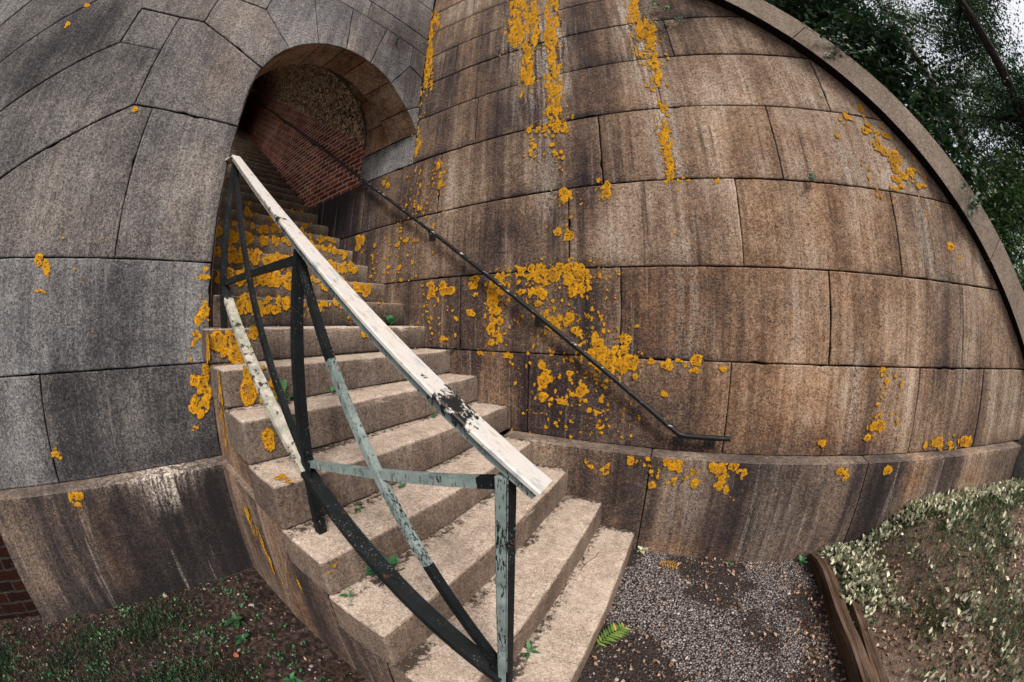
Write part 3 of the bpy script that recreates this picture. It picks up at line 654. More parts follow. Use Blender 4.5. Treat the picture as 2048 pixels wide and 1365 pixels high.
mesh_obj('end_wall', [(XE, -2, 4), (XE, .3, 4), (XE, .3, 11), (XE, -2, 11)], [(0, 1, 2, 3)], M_BRICKD, pas)

# ================================================================== STAIRCASE
stair = thing('stone_staircase', (.9, -.85, GZ), 'flight of worn granite steps climbing from the gravel up through the doorway', 'staircase')
YL = -1.69
def step_block(i):
    x, z = NOS[i]; xb = NOS[i+1][0]-.035 if i+1 < len(NOS) else x-.28; zb = (NOS[i-1][1]+.004) if i > 0 else z-.2
    yr = -.112 if i < 3 else (-.112 if i == 3 else BR*z-.002); yl = YL if i < 8 else -1.61
    if i == 7: yl = YL
    xl = -.035 - (.0 if i > 2 else -.01)
    rng = random.Random(i+40)
    bm = bmesh.new(); bmesh.ops.create_cube(bm, size=2)
    def P(a, b, c):
        y = yl+(yr-yl)*b; k = (1-b)*xl; return Vector(((xb if a == 0 else x)+k, y, zb if c == 0 else z))
    for v in bm.verts: a, b, c = (v.co.x > 0)*1, (v.co.y > 0)*1, (v.co.z > 0)*1; v.co = P(a, b, c)
    if i == 0:      # rounded outer corner of the lowest step
        e = [e for e in bm.edges if all(v.co.x > xb+.1 and abs(v.co.y-yr) < .01 for v in e.verts)]
        bmesh.ops.bevel(bm, geom=e, offset=.05, segments=4, profile=.5, affect='EDGES')
    bmesh.ops.bevel(bm, geom=[e for e in bm.edges], offset=.013, segments=3, profile=.55, affect='EDGES')
    for ax, rng_ in ((1, np.arange(yl+.05, yr, .06)), (0, np.arange(xb+.04, x+.02, .06)), (2, np.arange(zb+.05, z, .05))):
        for c in rng_:
            co = [0, 0, 0]; no = [0, 0, 0]; co[ax] = c; no[ax] = 1
            bmesh.ops.bisect_plane(bm, geom=list(bm.verts)+list(bm.edges)+list(bm.faces), dist=1e-5, plane_co=co, plane_no=no)
    wear = .007
    for v in bm.verts:
        p = v.co.copy(); fx = sstep(x-.07, x, p.x); fz = sstep(z-.04, z, p.z); m = sstep(yl, yl+.5, p.y)*sstep(yr, yr-.3, p.y)
        v.co.z -= fx*fz*m*wear; v.co.x -= fx*fz*m*.004
        nn = mnoise.noise_vector(p*5.5+Vector((0, 0, i*7))); n2 = mnoise.noise_vector(p*19)
        v.co += nn*.0035 + n2*.0015
        edge = fx*fz; v.co -= Vector((.6, 0, .6))*edge*max(0, mnoise.noise(Vector((p.y*13, i*3.3, 1)))-.02)*.030
    bmesh.ops.recalc_face_normals(bm, faces=bm.faces); bm.verts.index_update()
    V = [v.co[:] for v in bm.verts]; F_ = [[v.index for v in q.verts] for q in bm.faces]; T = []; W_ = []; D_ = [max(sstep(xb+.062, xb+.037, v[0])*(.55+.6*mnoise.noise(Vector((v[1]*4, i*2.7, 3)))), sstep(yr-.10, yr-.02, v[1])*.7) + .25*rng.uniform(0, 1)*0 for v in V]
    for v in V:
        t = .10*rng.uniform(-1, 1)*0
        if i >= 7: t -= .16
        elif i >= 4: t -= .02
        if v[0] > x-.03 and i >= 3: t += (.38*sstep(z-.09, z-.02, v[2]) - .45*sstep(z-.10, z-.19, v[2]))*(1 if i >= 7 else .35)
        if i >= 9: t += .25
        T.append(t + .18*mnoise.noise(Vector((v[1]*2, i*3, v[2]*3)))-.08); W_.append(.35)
    bm.free()
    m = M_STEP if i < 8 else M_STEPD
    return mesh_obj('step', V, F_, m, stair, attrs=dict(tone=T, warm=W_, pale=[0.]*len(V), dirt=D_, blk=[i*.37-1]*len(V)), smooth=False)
M_STEPD = granite('granite_step_inner', [(0, (.014, .011, .010)), (.25, (.045, .033, .027)), (.45, (.105, .080, .060)), (.62, (.18, .140, .105)), (.8, (.28, .225, .17)), (1, (.42, .36, .29))],
                  streak=.4, mott=.55, speck=.5, topclean=.35, lich=.8)  # darker granite for the steps from the doorway inwards
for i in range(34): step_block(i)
# stringer below the steps: stepped side wall above the plinth, and plinth below
sd = MB()
prof = [(-.25, 0.0)]
top = [(-.25, .56), (NOS[7][0]-.04-.25, .56)]
pts = [(NOS[4][0]-.06, 0.0), (NOS[4][0]-.06, NOS[3][1])]
pts = [(-.3, -.01), (NOS[4][0]-.05, -.01), (NOS[4][0]-.05, NOS[3][1]+.02), (NOS[5][0]-.05, NOS[4][1]), (NOS[5][0]-.05, NOS[4][1]+.02)]
poly = [(-.3, -.02), (.86, -.02), (.86, .01), (.62, .01), (.62, .195), (.37, .195), (.37, .385), (.11, .385), (.11, .57), (-.12, .57), (-.12, .75), (-.3, .75)]
def prism(poly, y0, y1):
    n = len(poly); v = [(x, y0, z) for x, z in poly]+[(x, y1, z) for x, z in poly]
    return v, [tuple(range(n)), tuple(range(2*n-1, n-1, -1))]+[(i, (i+1) % n, n+(i+1) % n, n+i) for i in range(n)]
v, fq = prism(poly, -1.640, -1.3)
mesh_obj('side_wall', v, fq, M_WING, stair, attrs=dict(tone=[-.1]*len(v), warm=[.6]*len(v), pale=[0.]*len(v)))
def strtone(x, z, rv):
    t, w_, p = splat(x, z, [(.15, -.35, .12, .5, -.2, 0, 0), (.5, -.3, .1, .4, -.7, 0, 0), (.75, -.35, .08, .4, .1, .9, 0), (.95, -.4, .1, .3, -.5, 0, 0), (.3, -.1, .3, .1, .3, .3, 0)])
    return t+.15*rv-.05, w_+.4, p
sp = [[(-.2, -1.0), (.42, -1.0), (.70, -.35), (.88, -.035), (.88, -.004), (-.2, -.004)],
      [(.42, -1.0), (1.35, -1.0), (1.35, -.55), (1.36, -.36), (1.10, -.36), (1.10, -.17), (.88, -.17), (.88, -.035), (.70, -.35)],
      [(1.35, -1.0), (1.86, -1.0), (1.86, -.74), (1.62, -.74), (1.62, -.55), (1.35, -.55)]]
block_wall('side_plinth', sp, lambda x, z, d: (x, YL+.012+d, z), strtone, [M_PLINTH, M_JOINT_SHADE], stair, cell=.1, seed=12, gap=.002)
v, fq = prism([(-.2, -.9), (.875, -.9), (.875, -.0035), (-.2, -.0035)], YL+.0135, -1.5)
mesh_obj('ledge', v, fq, M_PLINTH, stair, attrs=dict(tone=[0.]*len(v), warm=[.2]*len(v), pale=[0.1]*len(v)))
v, fq = prism([(-.3, -1), (1.85, -1), (1.85, -.74), (1.6, -.74), (1.6, -.56), (1.35, -.56), (1.35, -.37), (1.1, -.37), (1.1, -.19), (.6, -.05), (.3, -.05), (-.3, .5)], -1.55, -.15)
mesh_obj('core', v, fq, M_JOINT_SHADE, stair)

# ================================================================== LICHEN
def smooth_field(rs, nx, ny, cells):
    """smooth random field by bicubic-like upsampling of a coarse random grid"""
    gx, gy = max(2, int(nx/cells)+3), max(2, int(ny/cells)+3); g = rs.uniform(-1, 1, (gx, gy))
    X = np.arange(nx)/cells; Y = np.arange(ny)/cells; ix = X.astype(int); iy = Y.astype(int); fx = X-ix; fy = Y-iy; fx = fx*fx*(3-2*fx); fy = fy*fy*(3-2*fy)
    a = g[ix][:, iy]; b = g[ix+1][:, iy]; c = g[ix][:, iy+1]; d = g[ix+1][:, iy+1]
    return (a*(1-fx)[:, None]+b*fx[:, None])*(1-fy)[None]+(c*(1-fx)[:, None]+d*fx[:, None])*fy[None]
def lichen(parent, name, clusters, surf, seed, H=.0055):
    """lichen crust: the union of many lobes as one thin skin lying on the stone, with the distance to its edge stored"""
    rng = random.Random(seed); rs = np.random.default_rng(seed+100); B = []
    for c in clusters:
        cx, cz, ax, az, bx, bz, n, ru, rz = c
        for _ in range(max(1, round(n*(.80 if n > 12 else .95)))):
            p, q = rng.uniform(-1, 1), rng.uniform(-1, 1); k = (rng.betavariate(1.4, 3.0)*1.85+.13)*.95
            a = ru*k*rng.uniform(.75, 1.15); b = max(rz, .6*ru)*k*rng.uniform(.85, 1.5 if n > 20 else 1.2)
            B.append((cx+ax*p+bx*q, cz+az*p+bz*q, a, b))
    x0 = min(b[0]-b[2]*1.6 for b in B)-.03; z0 = min(b[1]-b[3]*1.6 for b in B)-.03
    nx = int((max(b[0]+b[2]*1.6 for b in B)+.03-x0)/H)+2; nz_ = int((max(b[1]+b[3]*1.6 for b in B)+.03-z0)/H)+2
    wx = smooth_field(rs, nx, nz_, 9)*.010+smooth_field(rs, nx, nz_, 3.2)*.0045; wz = smooth_field(rs, nx, nz_, 9)*.012+smooth_field(rs, nx, nz_, 3.2)*.0045
    F = np.full((nx, nz_), -.03)
    for (x, z, a, b) in B:
        i0, i1 = max(0, int((x-a*1.6-.02-x0)/H)), min(nx, int((x+a*1.6+.02-x0)/H)+2); j0, j1 = max(0, int((z-b*1.6-.02-z0)/H)), min(nz_, int((z+b*1.6+.02-z0)/H)+2)
        X = x0+np.arange(i0, i1)*H; Z = z0+np.arange(j0, j1)*H
        d = np.hypot((X[:, None]+wx[i0:i1, j0:j1]-x)/a, (Z[None]+wz[i0:i1, j0:j1]-z)/b)
        F[i0:i1, j0:j1] = np.maximum(F[i0:i1, j0:j1], (1-d)*min(a, b))
    c4 = np.maximum(np.maximum(F[:-1, :-1], F[1:, :-1]), np.maximum(F[:-1, 1:], F[1:, 1:])) > -.007
    I, J = np.nonzero(c4); ids = {}; V = []; Rg = []; F_ = []
    def vid(i, j):
        k = (i, j)
        if k not in ids:
            ids[k] = len(V); f_ = float(F[i, j]); V.append(surf(x0+i*H, z0+j*H, -(.0012+.0018*min(1, max(0, f_*60))))); Rg.append(f_)
        return ids[k]
    for i, j in zip(I.tolist(), J.tolist()): F_.append((vid(i, j), vid(i+1, j), vid(i+1, j+1), vid(i, j+1)))
    o = mesh_obj(name, V, F_, M_LICH, parent, attrs=dict(ring=Rg), smooth=True); o['kind'] = 'stuff'
    return o
LW = [[1.015,3.649,.178,-.09,.001,-.351,90,.043,.068],[1.301,3.545,.075,-.035,-.013,-.301,36,.034,.056],[1.07,2.989,.067,-.026,-.001,-.253,45,.033,.045],[1.292,2.992,.056,-.021,-.009,-.224,34,.031,.045],[1.286,2.49,.065,-.018,-.008,-.247,60,.029,.036],[1.143,2.248,.071,-.018,.0,-.028,12,.025,.028],[1.325,2.213,.05,-.011,-.002,-.045,10,.028,.032],[1.099,2.087,.02,-.005,.0,-.111,10,.025,.027],[1.262,2.091,.027,-.006,-.002,-.096,12,.017,.018],[1.291,1.855,.056,-.009,-.002,-.119,6,.016,.016],[2.034,3.416,.038,-.009,-.026,-.159,24,.03,.052],[2.076,3.003,.092,-.016,-.034,-.208,60,.029,.043],[2.075,2.633,.048,-.007,-.02,-.128,26,.022,.031],[2.077,2.295,.017,-.002,-.01,-.067,9,.021,.027],[2.065,2.067,.017,-.001,-.015,-.11,26,.025,.029],[2.065,1.821,.022,-.002,-.014,-.128,30,.028,.03],[-.155,4.419,.085,-.061,.03,-.189,16,.043,.061],[-.114,3.682,.065,-.039,.076,-.498,60,.04,.047],[-.221,3.318,.092,-.048,.067,-.403,40,.032,.033],[-.101,2.562,.034,-.013,.029,-.211,16,.028,.025],[.231,2.046,.039,-.011,.011,-.124,16,.028,.026],[.045,1.943,.205,-.049,.022,-.213,30,.02,.015],[-.479,2.187,.043,-.012,.01,-.058,6,.032,.023],[-.194,1.566,.043,-.007,.013,-.142,14,.034,.024],[-.806,1.569,.044,-.008,.01,-.081,7,.045,.027],[-.297,1.339,.327,-.039,.015,-.203,46,.021,.014],[1.338,1.644,.058,-.007,.0,-.038,10,.027,.026],[1.369,1.379,.018,-.001,.0,-.049,6,.025,.024],[1.288,1.372,.014,-.001,.0,-.021,3,.021,.021],[1.251,1.106,.245,-.011,.0,-.034,80,.029,.027],[1.163,1.011,.033,-.001,.001,-.068,20,.027,.024],[1.422,1.008,.044,-.001,.001,-.06,26,.028,.026],[.821,.85,.046,.0,.005,-.238,75,.034,.029],[.625,1.04,.034,-.002,.002,-.062,9,.028,.023],[.614,.856,.027,.0,.001,-.028,4,.028,.022],[.192,1.032,.044,-.002,.003,-.076,12,.034,.025],[.338,1.04,.063,-.003,.001,-.05,9,.03,.024],[.281,.772,.127,.0,.002,-.139,24,.015,.012],[1.047,.963,.076,-.002,.0,-.031,14,.023,.021],[1.143,.859,.126,-.001,.002,-.067,20,.019,.017],[1.307,.783,.07,.001,.0,-.039,26,.025,.023],[1.426,.709,.03,.001,.001,-.037,7,.024,.022],[1.572,.654,.029,.001,.001,-.028,4,.029,.028],[1.6,.591,.087,.004,.001,-.03,30,.023,.022],[1.733,.638,.022,.001,.002,-.061,16,.022,.021],[1.673,.521,.13,.006,.002,-.05,50,.029,.028],[1.914,.554,.025,.001,.001,-.012,3,.023,.022],[1.992,.539,.034,.001,.001,-.024,5,.029,.027],[2.089,.555,.023,.001,.0,-.012,3,.019,.018],[2.178,.538,.034,.001,.002,-.033,6,.029,.027],[2.349,.544,.025,.001,.001,-.02,4,.022,.02],[1.701,1.09,.019,-.001,.0,-.019,2,.019,.019],[1.443,1.147,.03,-.002,.0,-.017,4,.023,.023],[1.457,.874,.211,.0,.003,-.207,40,.011,.01],[2.071,1.714,.027,-.002,-.001,-.015,4,.023,.025],[2.157,1.687,.029,-.002,-.001,-.009,3,.017,.018],[2.346,1.682,.03,.0,-.001,-.009,3,.017,.017],[1.625,1.636,.033,-.003,-.003,-.054,12,.023,.025],[1.835,1.917,.017,-.001,-.002,-.019,1,.021,.023],[1.197,.446,.031,.002,.003,-.086,16,.027,.023],[1.386,.401,.022,.002,.002,-.072,8,.024,.023],[1.484,.346,.03,.003,.002,-.032,3,.031,.029],[1.592,.384,.033,.002,.002,-.042,5,.029,.029],[1.344,.271,.024,.002,.001,-.03,5,.021,.02],[1.189,.249,.031,.003,.001,-.038,7,.023,.021],[1.293,.251,.044,.004,.002,-.029,7,.019,.017],[1.591,.161,.027,.003,.005,-.07,10,.018,.016],[1.405,.307,.281,.023,.011,-.237,80,.011,.01],[.929,.507,.043,.003,.001,-.046,8,.032,.028],[.686,.537,.04,.002,.001,-.033,3,.027,.022],[1.984,.371,.028,.002,.002,-.027,2,.029,.027],[1.491,.763,.082,.001,.004,-.159,15,.01,.01],[3.458,2.24,.081,.012,-.011,-.031,6,.029,.027],[3.618,2.334,.03,.005,-.018,-.042,4,.031,.028],[3.637,2.15,.031,.005,-.018,-.047,4,.032,.026],[3.749,2.131,.058,.01,-.024,-.06,7,.037,.03],[3.765,1.998,.037,.006,-.012,-.033,4,.037,.029],[3.793,1.929,.053,.008,-.016,-.044,5,.049,.036],[3.688,2.01,.04,.006,-.013,-.033,4,.03,.025],[3.815,1.798,.054,.007,-.024,-.072,10,.039,.027],[3.969,1.88,.034,.005,-.011,-.028,3,.029,.02],[3.303,2.04,.021,.003,-.01,-.028,2,.021,.02],[4.036,1.795,.044,.006,-.019,-.053,4,.025,.016],[4.033,1.583,.029,.004,-.01,-.033,3,.029,.018],[3.785,1.92,.367,.06,-.094,-.285,20,.017,.012],[4.238,1.36,.031,.003,-.009,-.035,4,.037,.021],[4.323,1.3,.033,.003,-.004,-.021,2,.033,.018],[3.518,.522,.032,.001,.004,-.024,3,.037,.024],[3.534,.476,.013,.0,.002,-.015,2,.028,.018],[3.5,.219,.033,.0,.014,-.061,8,.036,.025],[3.474,.116,.031,.0,.006,-.022,2,.036,.026],[4.057,.054,.052,-.003,.008,-.022,4,.041,.025],[4.247,.048,.121,-.007,.012,-.033,12,.044,.026],[4.563,.056,.073,-.004,.013,-.03,7,.045,.023],[3.097,.088,.026,.0,.003,-.016,2,.027,.022],[3.579,.322,.117,-.001,.035,-.153,12,.014,.01],[3.527,.377,.027,.0,.003,-.016,2,.027,.019],[1.194,1.446,.317,-.03,.0,-.248,8,.012,.011],[2.108,1.385,.048,.0,-.01,-.158,6,.01,.009]]
LP = [[1.565,-.106,.019,.003,.002,-.024,4,.017,.017],[1.669,-.136,.022,.004,.003,-.034,5,.017,.017],[1.888,-.052,.072,.008,.005,-.043,22,.016,.016],[2.076,-.047,.072,.007,.007,-.047,34,.02,.019],[1.992,-.148,.025,.003,.007,-.054,9,.018,.02],[2.246,-.081,.038,.003,.004,-.028,8,.018,.02],[2.211,-.156,.054,.005,.006,-.033,9,.02,.02],[2.411,-.025,.083,.005,.004,-.023,20,.022,.022],[2.42,-.125,.037,.002,.016,-.078,24,.023,.023],[2.525,-.078,.028,.001,.006,-.032,5,.02,.02],[2.129,-.18,.062,.006,.005,-.034,4,.013,.014],[3.244,-.078,.04,-.001,.011,-.034,5,.032,.027],[3.593,-.065,.028,-.001,.013,-.034,3,.033,.024],[3.146,.004,.129,-.002,.005,-.016,4,.017,.013],[2.332,-.257,.29,.018,.009,-.043,4,.011,.01]]
LF = [[2.78,1.1,-.03,.0,.0,-.02,4,.021,.02],[2.72,1.09,-.02,.0,.0,-.01,3,.021,.02],[2.7,1.05,-.02,.0,.0,-.02,4,.021,.02],[2.77,.96,-.01,.0,.0,-.02,5,.011,.01],[2.72,.95,-.02,.0,.0,-.01,3,.021,.01],[2.75,.92,-.01,.0,.0,-.01,1,.01,.01],[1.67,1.06,-.02,.0,.0,-.03,5,.021,.01],[1.73,.39,-.06,-.01,.02,-.13,60,.021,.02],[1.72,.31,-.02,.0,.01,-.02,3,.011,.01],[1.78,.19,-.02,.0,.01,-.02,4,.011,.01],[1.69,.84,-.05,.0,.0,-.08,16,.021,.02],[1.74,.65,-.03,.0,.01,-.08,14,.021,.02],[2.71,.17,-.03,.0,.01,-.03,3,.03,.02],[3.19,2.72,-.03,.0,-.02,-.04,2,.03,.03],[3.23,2.54,-.03,.0,-.02,-.02,2,.021,.02],[2.43,.98,-.4,.0,-.01,-.32,6,.011,.0],[2.39,2.02,-.02,.0,-.01,-.02,1,.021,.02]]
LFP = [[2.64,-.06,-.04,.0,.02,-.05,14,.031,.02],[2.92,-.06,-.01,.0,.0,-.01,1,.021,.01],[3.14,-.06,-.02,.0,.0,-.01,1,.021,.01]]

LW = [c if not (c[1] > 1.8 and c[6] > 14) else [c[0], c[1], c[2]*.8, c[3], c[4], c[5]*1.05, int(c[6]*1.7), c[7]*.52, c[8]*.9] for c in LW]
LW += [[c[0], c[1], abs(c[2])*1.5+.03, 0, 0, abs(c[5])*1.2+.04, int(c[6]*1.3)+3, .009, .010] for c in LW if c[6] > 9]
lichen(wing, 'lichen', LW, lambda x, z, d: WP(x, z, d-.003), 1)
pl = lichen(wing, 'plinth_lichen', LP, lambda x, z, d: (x, -.112+d, min(z, -.012)), 2)
lichen(arch, 'lichen', LF, lambda u, z, d: FP(u, z, d-.003), 3)
lichen(arch, 'plinth_lichen', LFP, lambda u, z, d: FP(u, min(z, -.012), d-.112), 4)
# on the risers (coordinates y, z), dense just under the nosings
def riser(i, d):
    x = NOS[i][0]
    return lambda y, z, dd: (x+(1-(y-YL)/(1.6))*-.035*(YL < y)+.004-dd, y, z)
LR = {7: [(-1.57, .66, .11, 0, 0, .06, 46, .03, .03), (-1.42, .71, .05, 0, 0, .02, 10, .02, .02), (-.60, .70, .05, 0, 0, .025, 7, .018, .018), (-.25, .73, .2, 0, 0, .008, 6, .01, .01)],
      6: [(-1.52, .50, .05, 0, 0, .05, 36, .03, .03), (-1.44, .44, .04, 0, 0, .05, 12, .024, .024)],
      5: [(-1.58, .28, .01, 0, 0, .01, 2, .034, .036)],
      3: [(-1.655, -.05, .02, 0, 0, .02, 2, .01, .01)],
      8: [(-1.0, .905, .45, 0, 0, .025, 46, .022, .02), (-1.3, .88, .16, 0, 0, .045, 30, .026, .026), (-.9, .87, .12, 0, 0, .03, 14, .02, .02), (-.55, .84, .06, 0, 0, .03, 8, .02, .02), (-.35, .92, .2, 0, 0, .01, 6, .012, .012)],
      9: [(-.85, 1.085, .68, 0, 0, .035, 150, .028, .026), (-1.1, 1.05, .3, 0, 0, .03, 30, .026, .026), (-.4, 1.05, .12, 0, 0, .04, 16, .024, .024)],
      10: [(-.8, 1.29, .7, 0, 0, .035, 150, .028, .026), (-1.1, 1.25, .3, 0, 0, .03, 40, .024, .024), (-.3, 1.26, .2, 0, 0, .03, 24, .024, .024)],
      11: [(-.8, 1.49, .7, 0, 0, .03, 110, .026, .026), (-.3, 1.47, .22, 0, 0, .035, 34, .024, .024)],
      12: [(-.75, 1.675, .68, 0, 0, .025, 70, .024, .024), (-.2, 1.66, .18, 0, 0, .03, 20, .022, .022)],
      13: [(-.6, 1.87, .5, 0, 0, .025, 26, .02, .02)], 14: [(-.7, 2.09, .5, 0, 0, .02, 12, .02, .02)]}
for i, cl in LR.items():
    lichen(stair, 'lichen', [tuple([c[0], c[1]]+list(c[2:])) for c in cl], riser(i, 0), 20+i)
def side(x, z, d): return (x, YL-.004+d, z)
lichen(stair, 'lichen', [(.33, .47, .03, 0, 0, .07, 22, .014, .03), (.08, .65, .03, 0, 0, .06, 18, .016, .03), (.25, .3, .02, 0, 0, .03, 3, .01, .02)], side, 41)
lichen(stair, 'lichen', [(.42, -.20, .05, -.08, .02, .06, 26, .010, .03), (.52, -.32, .03, -.08, .01, .05, 22, .010, .035), (.36, -.17, .02, -.05, .01, .02, 8, .008, .03), (.60, -.42, .02, -.04, .0, .02, 5, .007, .02), (.86, -.30, .01, -.01, 0, .02, 3, .008, .02), (1.0, -.10, .01, -.01, 0, .02, 2, .008, .02)], lambda x, z, d: (x, YL+.006+d, z), 42)
lichen(stair, 'lichen', [(.10, .30, .03, 0, 0, .18, 26, .012, .04)], lambda x, z, d: (x, -1.644+d, z), 43)
lichen(stair, 'lichen', [(.87, -1.62, .05, .01, .01, .02, 7, .016, .014)], lambda x, y, d: (x, y, NOS[4][1]+.003-d), 44)

# ================================================================== IRON RAILING
rail = thing('iron_railing', (.95, -1.57, -.003), 'peeling black and green iron railing with a white top bar, open side of the steps', 'railing')
YR = -1.57
def split_bar(name, segs, w_, h, side, mats, bev=.0015):
    """one bar in lengths of different paint: segs = [(a, b, material index)]"""
    V = []; F_ = []; mi = []
    for a, b, m in segs:
        k = MB().bar(a, b, w_, h, side, bev if len(segs) == 1 else 0.0); n = len(V)
        V += k.v; F_ += [tuple(i+n for i in q) for q in k.f]; mi += [m]*len(k.f)
    return mesh_obj(name, V, F_, mats, rail, midx=mi)
A0, A1 = Vector((1.765, YR, -.56)), Vector((1.765, YR, .475))
B0, B1 = Vector((.985, YR, -.02)), Vector((.985, YR, 1.01))
C0, C1 = Vector((0.0, YR, .73)), Vector((-.075, -1.60, 1.755))
def post(a, b, wx, wy, mats, two=False):
    d = (b-a).normalized(); X = Vector((wx/2, 0, 0)); Y = Vector((0, wy/2, 0))
    bm = bmesh.new(); bmesh.ops.create_cube(bm, size=2)
    c = (a+b)/2
    for v in bm.verts: v.co = c + X*v.co.x + Y*v.co.y + (b-a)/2*v.co.z
    bmesh.ops.bevel(bm, geom=list(bm.edges), offset=.003, segments=2, affect='EDGES'); bm.verts.index_update()
    mi = [(1 if (two and q.normal.x > .5) else 0) for q in bm.faces]
    o = mesh_obj('post', [v.co[:] for v in bm.verts], [[v.index for v in q.verts] for q in bm.faces], mats, rail, midx=mi); bm.free(); return o
post(A0, A1, .030, .040, [M_IRONGRN, M_IRONBLK], True)
post(B0, B1, .036, .036, [M_IRONBLK, M_IRONGRN])
post(C0, C1, .044, .034, [M_IRONBLK, M_IRONGRN])
# top bar: wide bare cap on a narrower painted rail
T0, T1 = Vector((-.085, -1.603, 1.775)), Vector((1.845, -1.57, .458)); W0 = Vector((-.30, -1.66, 1.785))
d = (T1-T0).normalized(); sd = Vector((0, 1, 0)); sd = (sd-d*sd.dot(d)).normalized(); up = sd.cross(d); up = up if up.z > 0 else -up
V, F_, CH = [], [], []; n = 150; prof = [(-.030, 0), (-.030, .007), (-.027, .010), (.027, .010), (.030, .007), (.030, 0)]
for i in range(n+1):
    c = T0+(T1-T0)*i/n; sag = 0
    for a, b in prof: V.append(tuple(c+sd*a+up*b)); CH.append(.85*math.exp(-((c.x-1.655)/.055)**2)*(1 if abs(a) < .04 else 0) + .9*math.exp(-((c.x-.86)/.02)**2)*(a < -.02) + .5*math.exp(-((c.x-.75)/.12)**2)*(a < -.028))
for i in range(n):
    for k in range(6): F_.append((i*6+k, i*6+(k+1) % 6, (i+1)*6+(k+1) % 6, (i+1)*6+k))
F_ += [tuple(range(5, -1, -1)), tuple(n*6+k for k in range(6))]
def m_cap():
    s = NT('paint_bare_cap_chipped', .5, .35); P = s.pos()
    c = s.ramp(s.noise(s.pos((3, 8, 3)), 5, 5, .65), [(.3, (.24, .245, .25)), (.44, (.45, .445, .44)), (.56, (.46, .44, .42)), (.64, (.38, .32, .275)), (.74, (.24, .21, .195))])
    n1 = s.noise(P, 42, 5, .75); ch = s.attr('chip'); k = s.mr(s.math('MULTIPLY_ADD', ch, .30, n1), .66, .69); r = s.mr(s.math('MULTIPLY_ADD', ch, .10, s.noise(P, 34, 4, .7)), .66, .72)
    c = s.mix(s.math('MULTIPLY', r, .6), c, (.24, .11, .065)); c = s.mix(k, c, (.008, .009, .010)); return s.fin(c, s.math('SUBTRACT', n1, k), .002, .6)
mesh_obj('top_rail', V, F_, m_cap(), rail, attrs=dict(chip=CH))
m_ = MB(); m_.bar(W0, T0+Vector((.01, 0, 0)), .052, .010, (0, 1, 0)); o = m_.build('top_rail', M_IRONMIX, rail)
split_bar('under_rail', [(T0-up*.011, T0+(T1-T0)*.5-up*.011, 0), (T0+(T1-T0)*.5-up*.011, T1-up*.011-d*.004, 1)], .040, .020, (0, 1, 0), [M_IRONMIX, M_IRONGRN])
Yf = (0, 1, 0)
# bottom rail, mid bars and diagonals (flat bars on edge)
c1 = Vector((.010, YR-.006, .965)); b1 = Vector((.985, YR-.006, .250)); a1 = Vector((1.760, YR-.006, -.235))
split_bar('bottom_rail', [(c1, c1.lerp(b1, .10), 1), (c1.lerp(b1, .10), b1, 0)], .052, .024, Yf, [M_IRONMIX, M_IRONBLK])
split_bar('bottom_rail', [(b1, a1, 0)], .054, .020, Yf, [M_IRONBLK])
split_bar('cross_bar', [((-.01, YR+.004, .995), (.975, YR+.004, .975), 0)], .022, .026, Yf, [M_IRONBLK])
q0, q1 = Vector((.995, YR+.004, .283)), Vector((1.755, YR+.004, .452))
m0 = Vector((1.40, YR+.004, .372))
split_bar('cross_bar', [(q0, q0.lerp(m0, .9), 0), (q0.lerp(m0, .9), m0.lerp(q1, .85), 0), (m0.lerp(q1, .85), q1, 1)], .022, .024, Yf, [M_IRONGRN, M_IRONBLK])
g0, g1 = Vector((.990, YR-.002, .985)), Vector((1.752, YR-.002, -.185))
split_bar('brace', [(g0, g0.lerp(g1, .28), 1), (g0.lerp(g1, .28), g0.lerp(g1, .72), 0), (g0.lerp(g1, .72), g1, 1)], .024, .022, Yf, [M_IRONGRN, M_IRONBLK])
split_bar('brace', [((-.055, YR-.020, 1.70), (.975, YR-.002, .30), 0)], .022, .022, Yf, [M_IRONBLK])
gu = MB().box((.990, YR-.012, .255), (.028, 0, 0), (0, .004, 0), (0, 0, .040), .002); gu.box((.990, YR+.006, .285), (.022, 0, 0), (0, .008, 0), (0, 0, .022), .002); gu.build('joint_plate', M_IRONBLK, rail)
gu = MB().box((1.757, YR-.014, -.215), (.030, 0, 0), (0, .004, 0), (0, 0, .036), .002); gu.build('joint_plate', M_IRONBLK, rail)

# ================================================================== WALL HANDRAIL
hr = thing('wall_handrail', (1.0, 0, .9), 'thin black iron handrail fixed to the brown wing wall, sloping up into the doorway', 'handrail')
def hp(x, z, off=.058): return Vector((x, BR*z-off, z))
def m_hand():
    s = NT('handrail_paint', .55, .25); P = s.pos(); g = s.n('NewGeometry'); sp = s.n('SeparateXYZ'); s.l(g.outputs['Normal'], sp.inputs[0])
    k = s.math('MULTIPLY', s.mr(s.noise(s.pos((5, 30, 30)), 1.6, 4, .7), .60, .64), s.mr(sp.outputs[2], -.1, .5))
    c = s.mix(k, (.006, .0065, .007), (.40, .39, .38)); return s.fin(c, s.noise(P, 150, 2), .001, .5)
M_HAND = m_hand()
pts = [hp(2.425, .118), hp(2.36, .118), hp(2.16, .119), hp(2.11, .128), hp(2.06, .163)]
SL = (2.229-.163)/(2.06+.739)
for i in range(1, 16): x = 2.06-.187*i; pts.append(hp(x, .163+SL*(2.06-x)))
zz = pts[-1].z; xx = pts[-1].x
for i in range(1, 10): x = xx-.7*i; pts.append(hp(x, zz+.755*(xx-x), .05))
V = MB().tube(pts, .0165, 10); V.build('rail', M_HAND, hr, smooth=True)
V = MB().tube([hp(2.425, .118), hp(2.433, .118)], .016, 10); V.build('end_cap', M_HAND, hr)
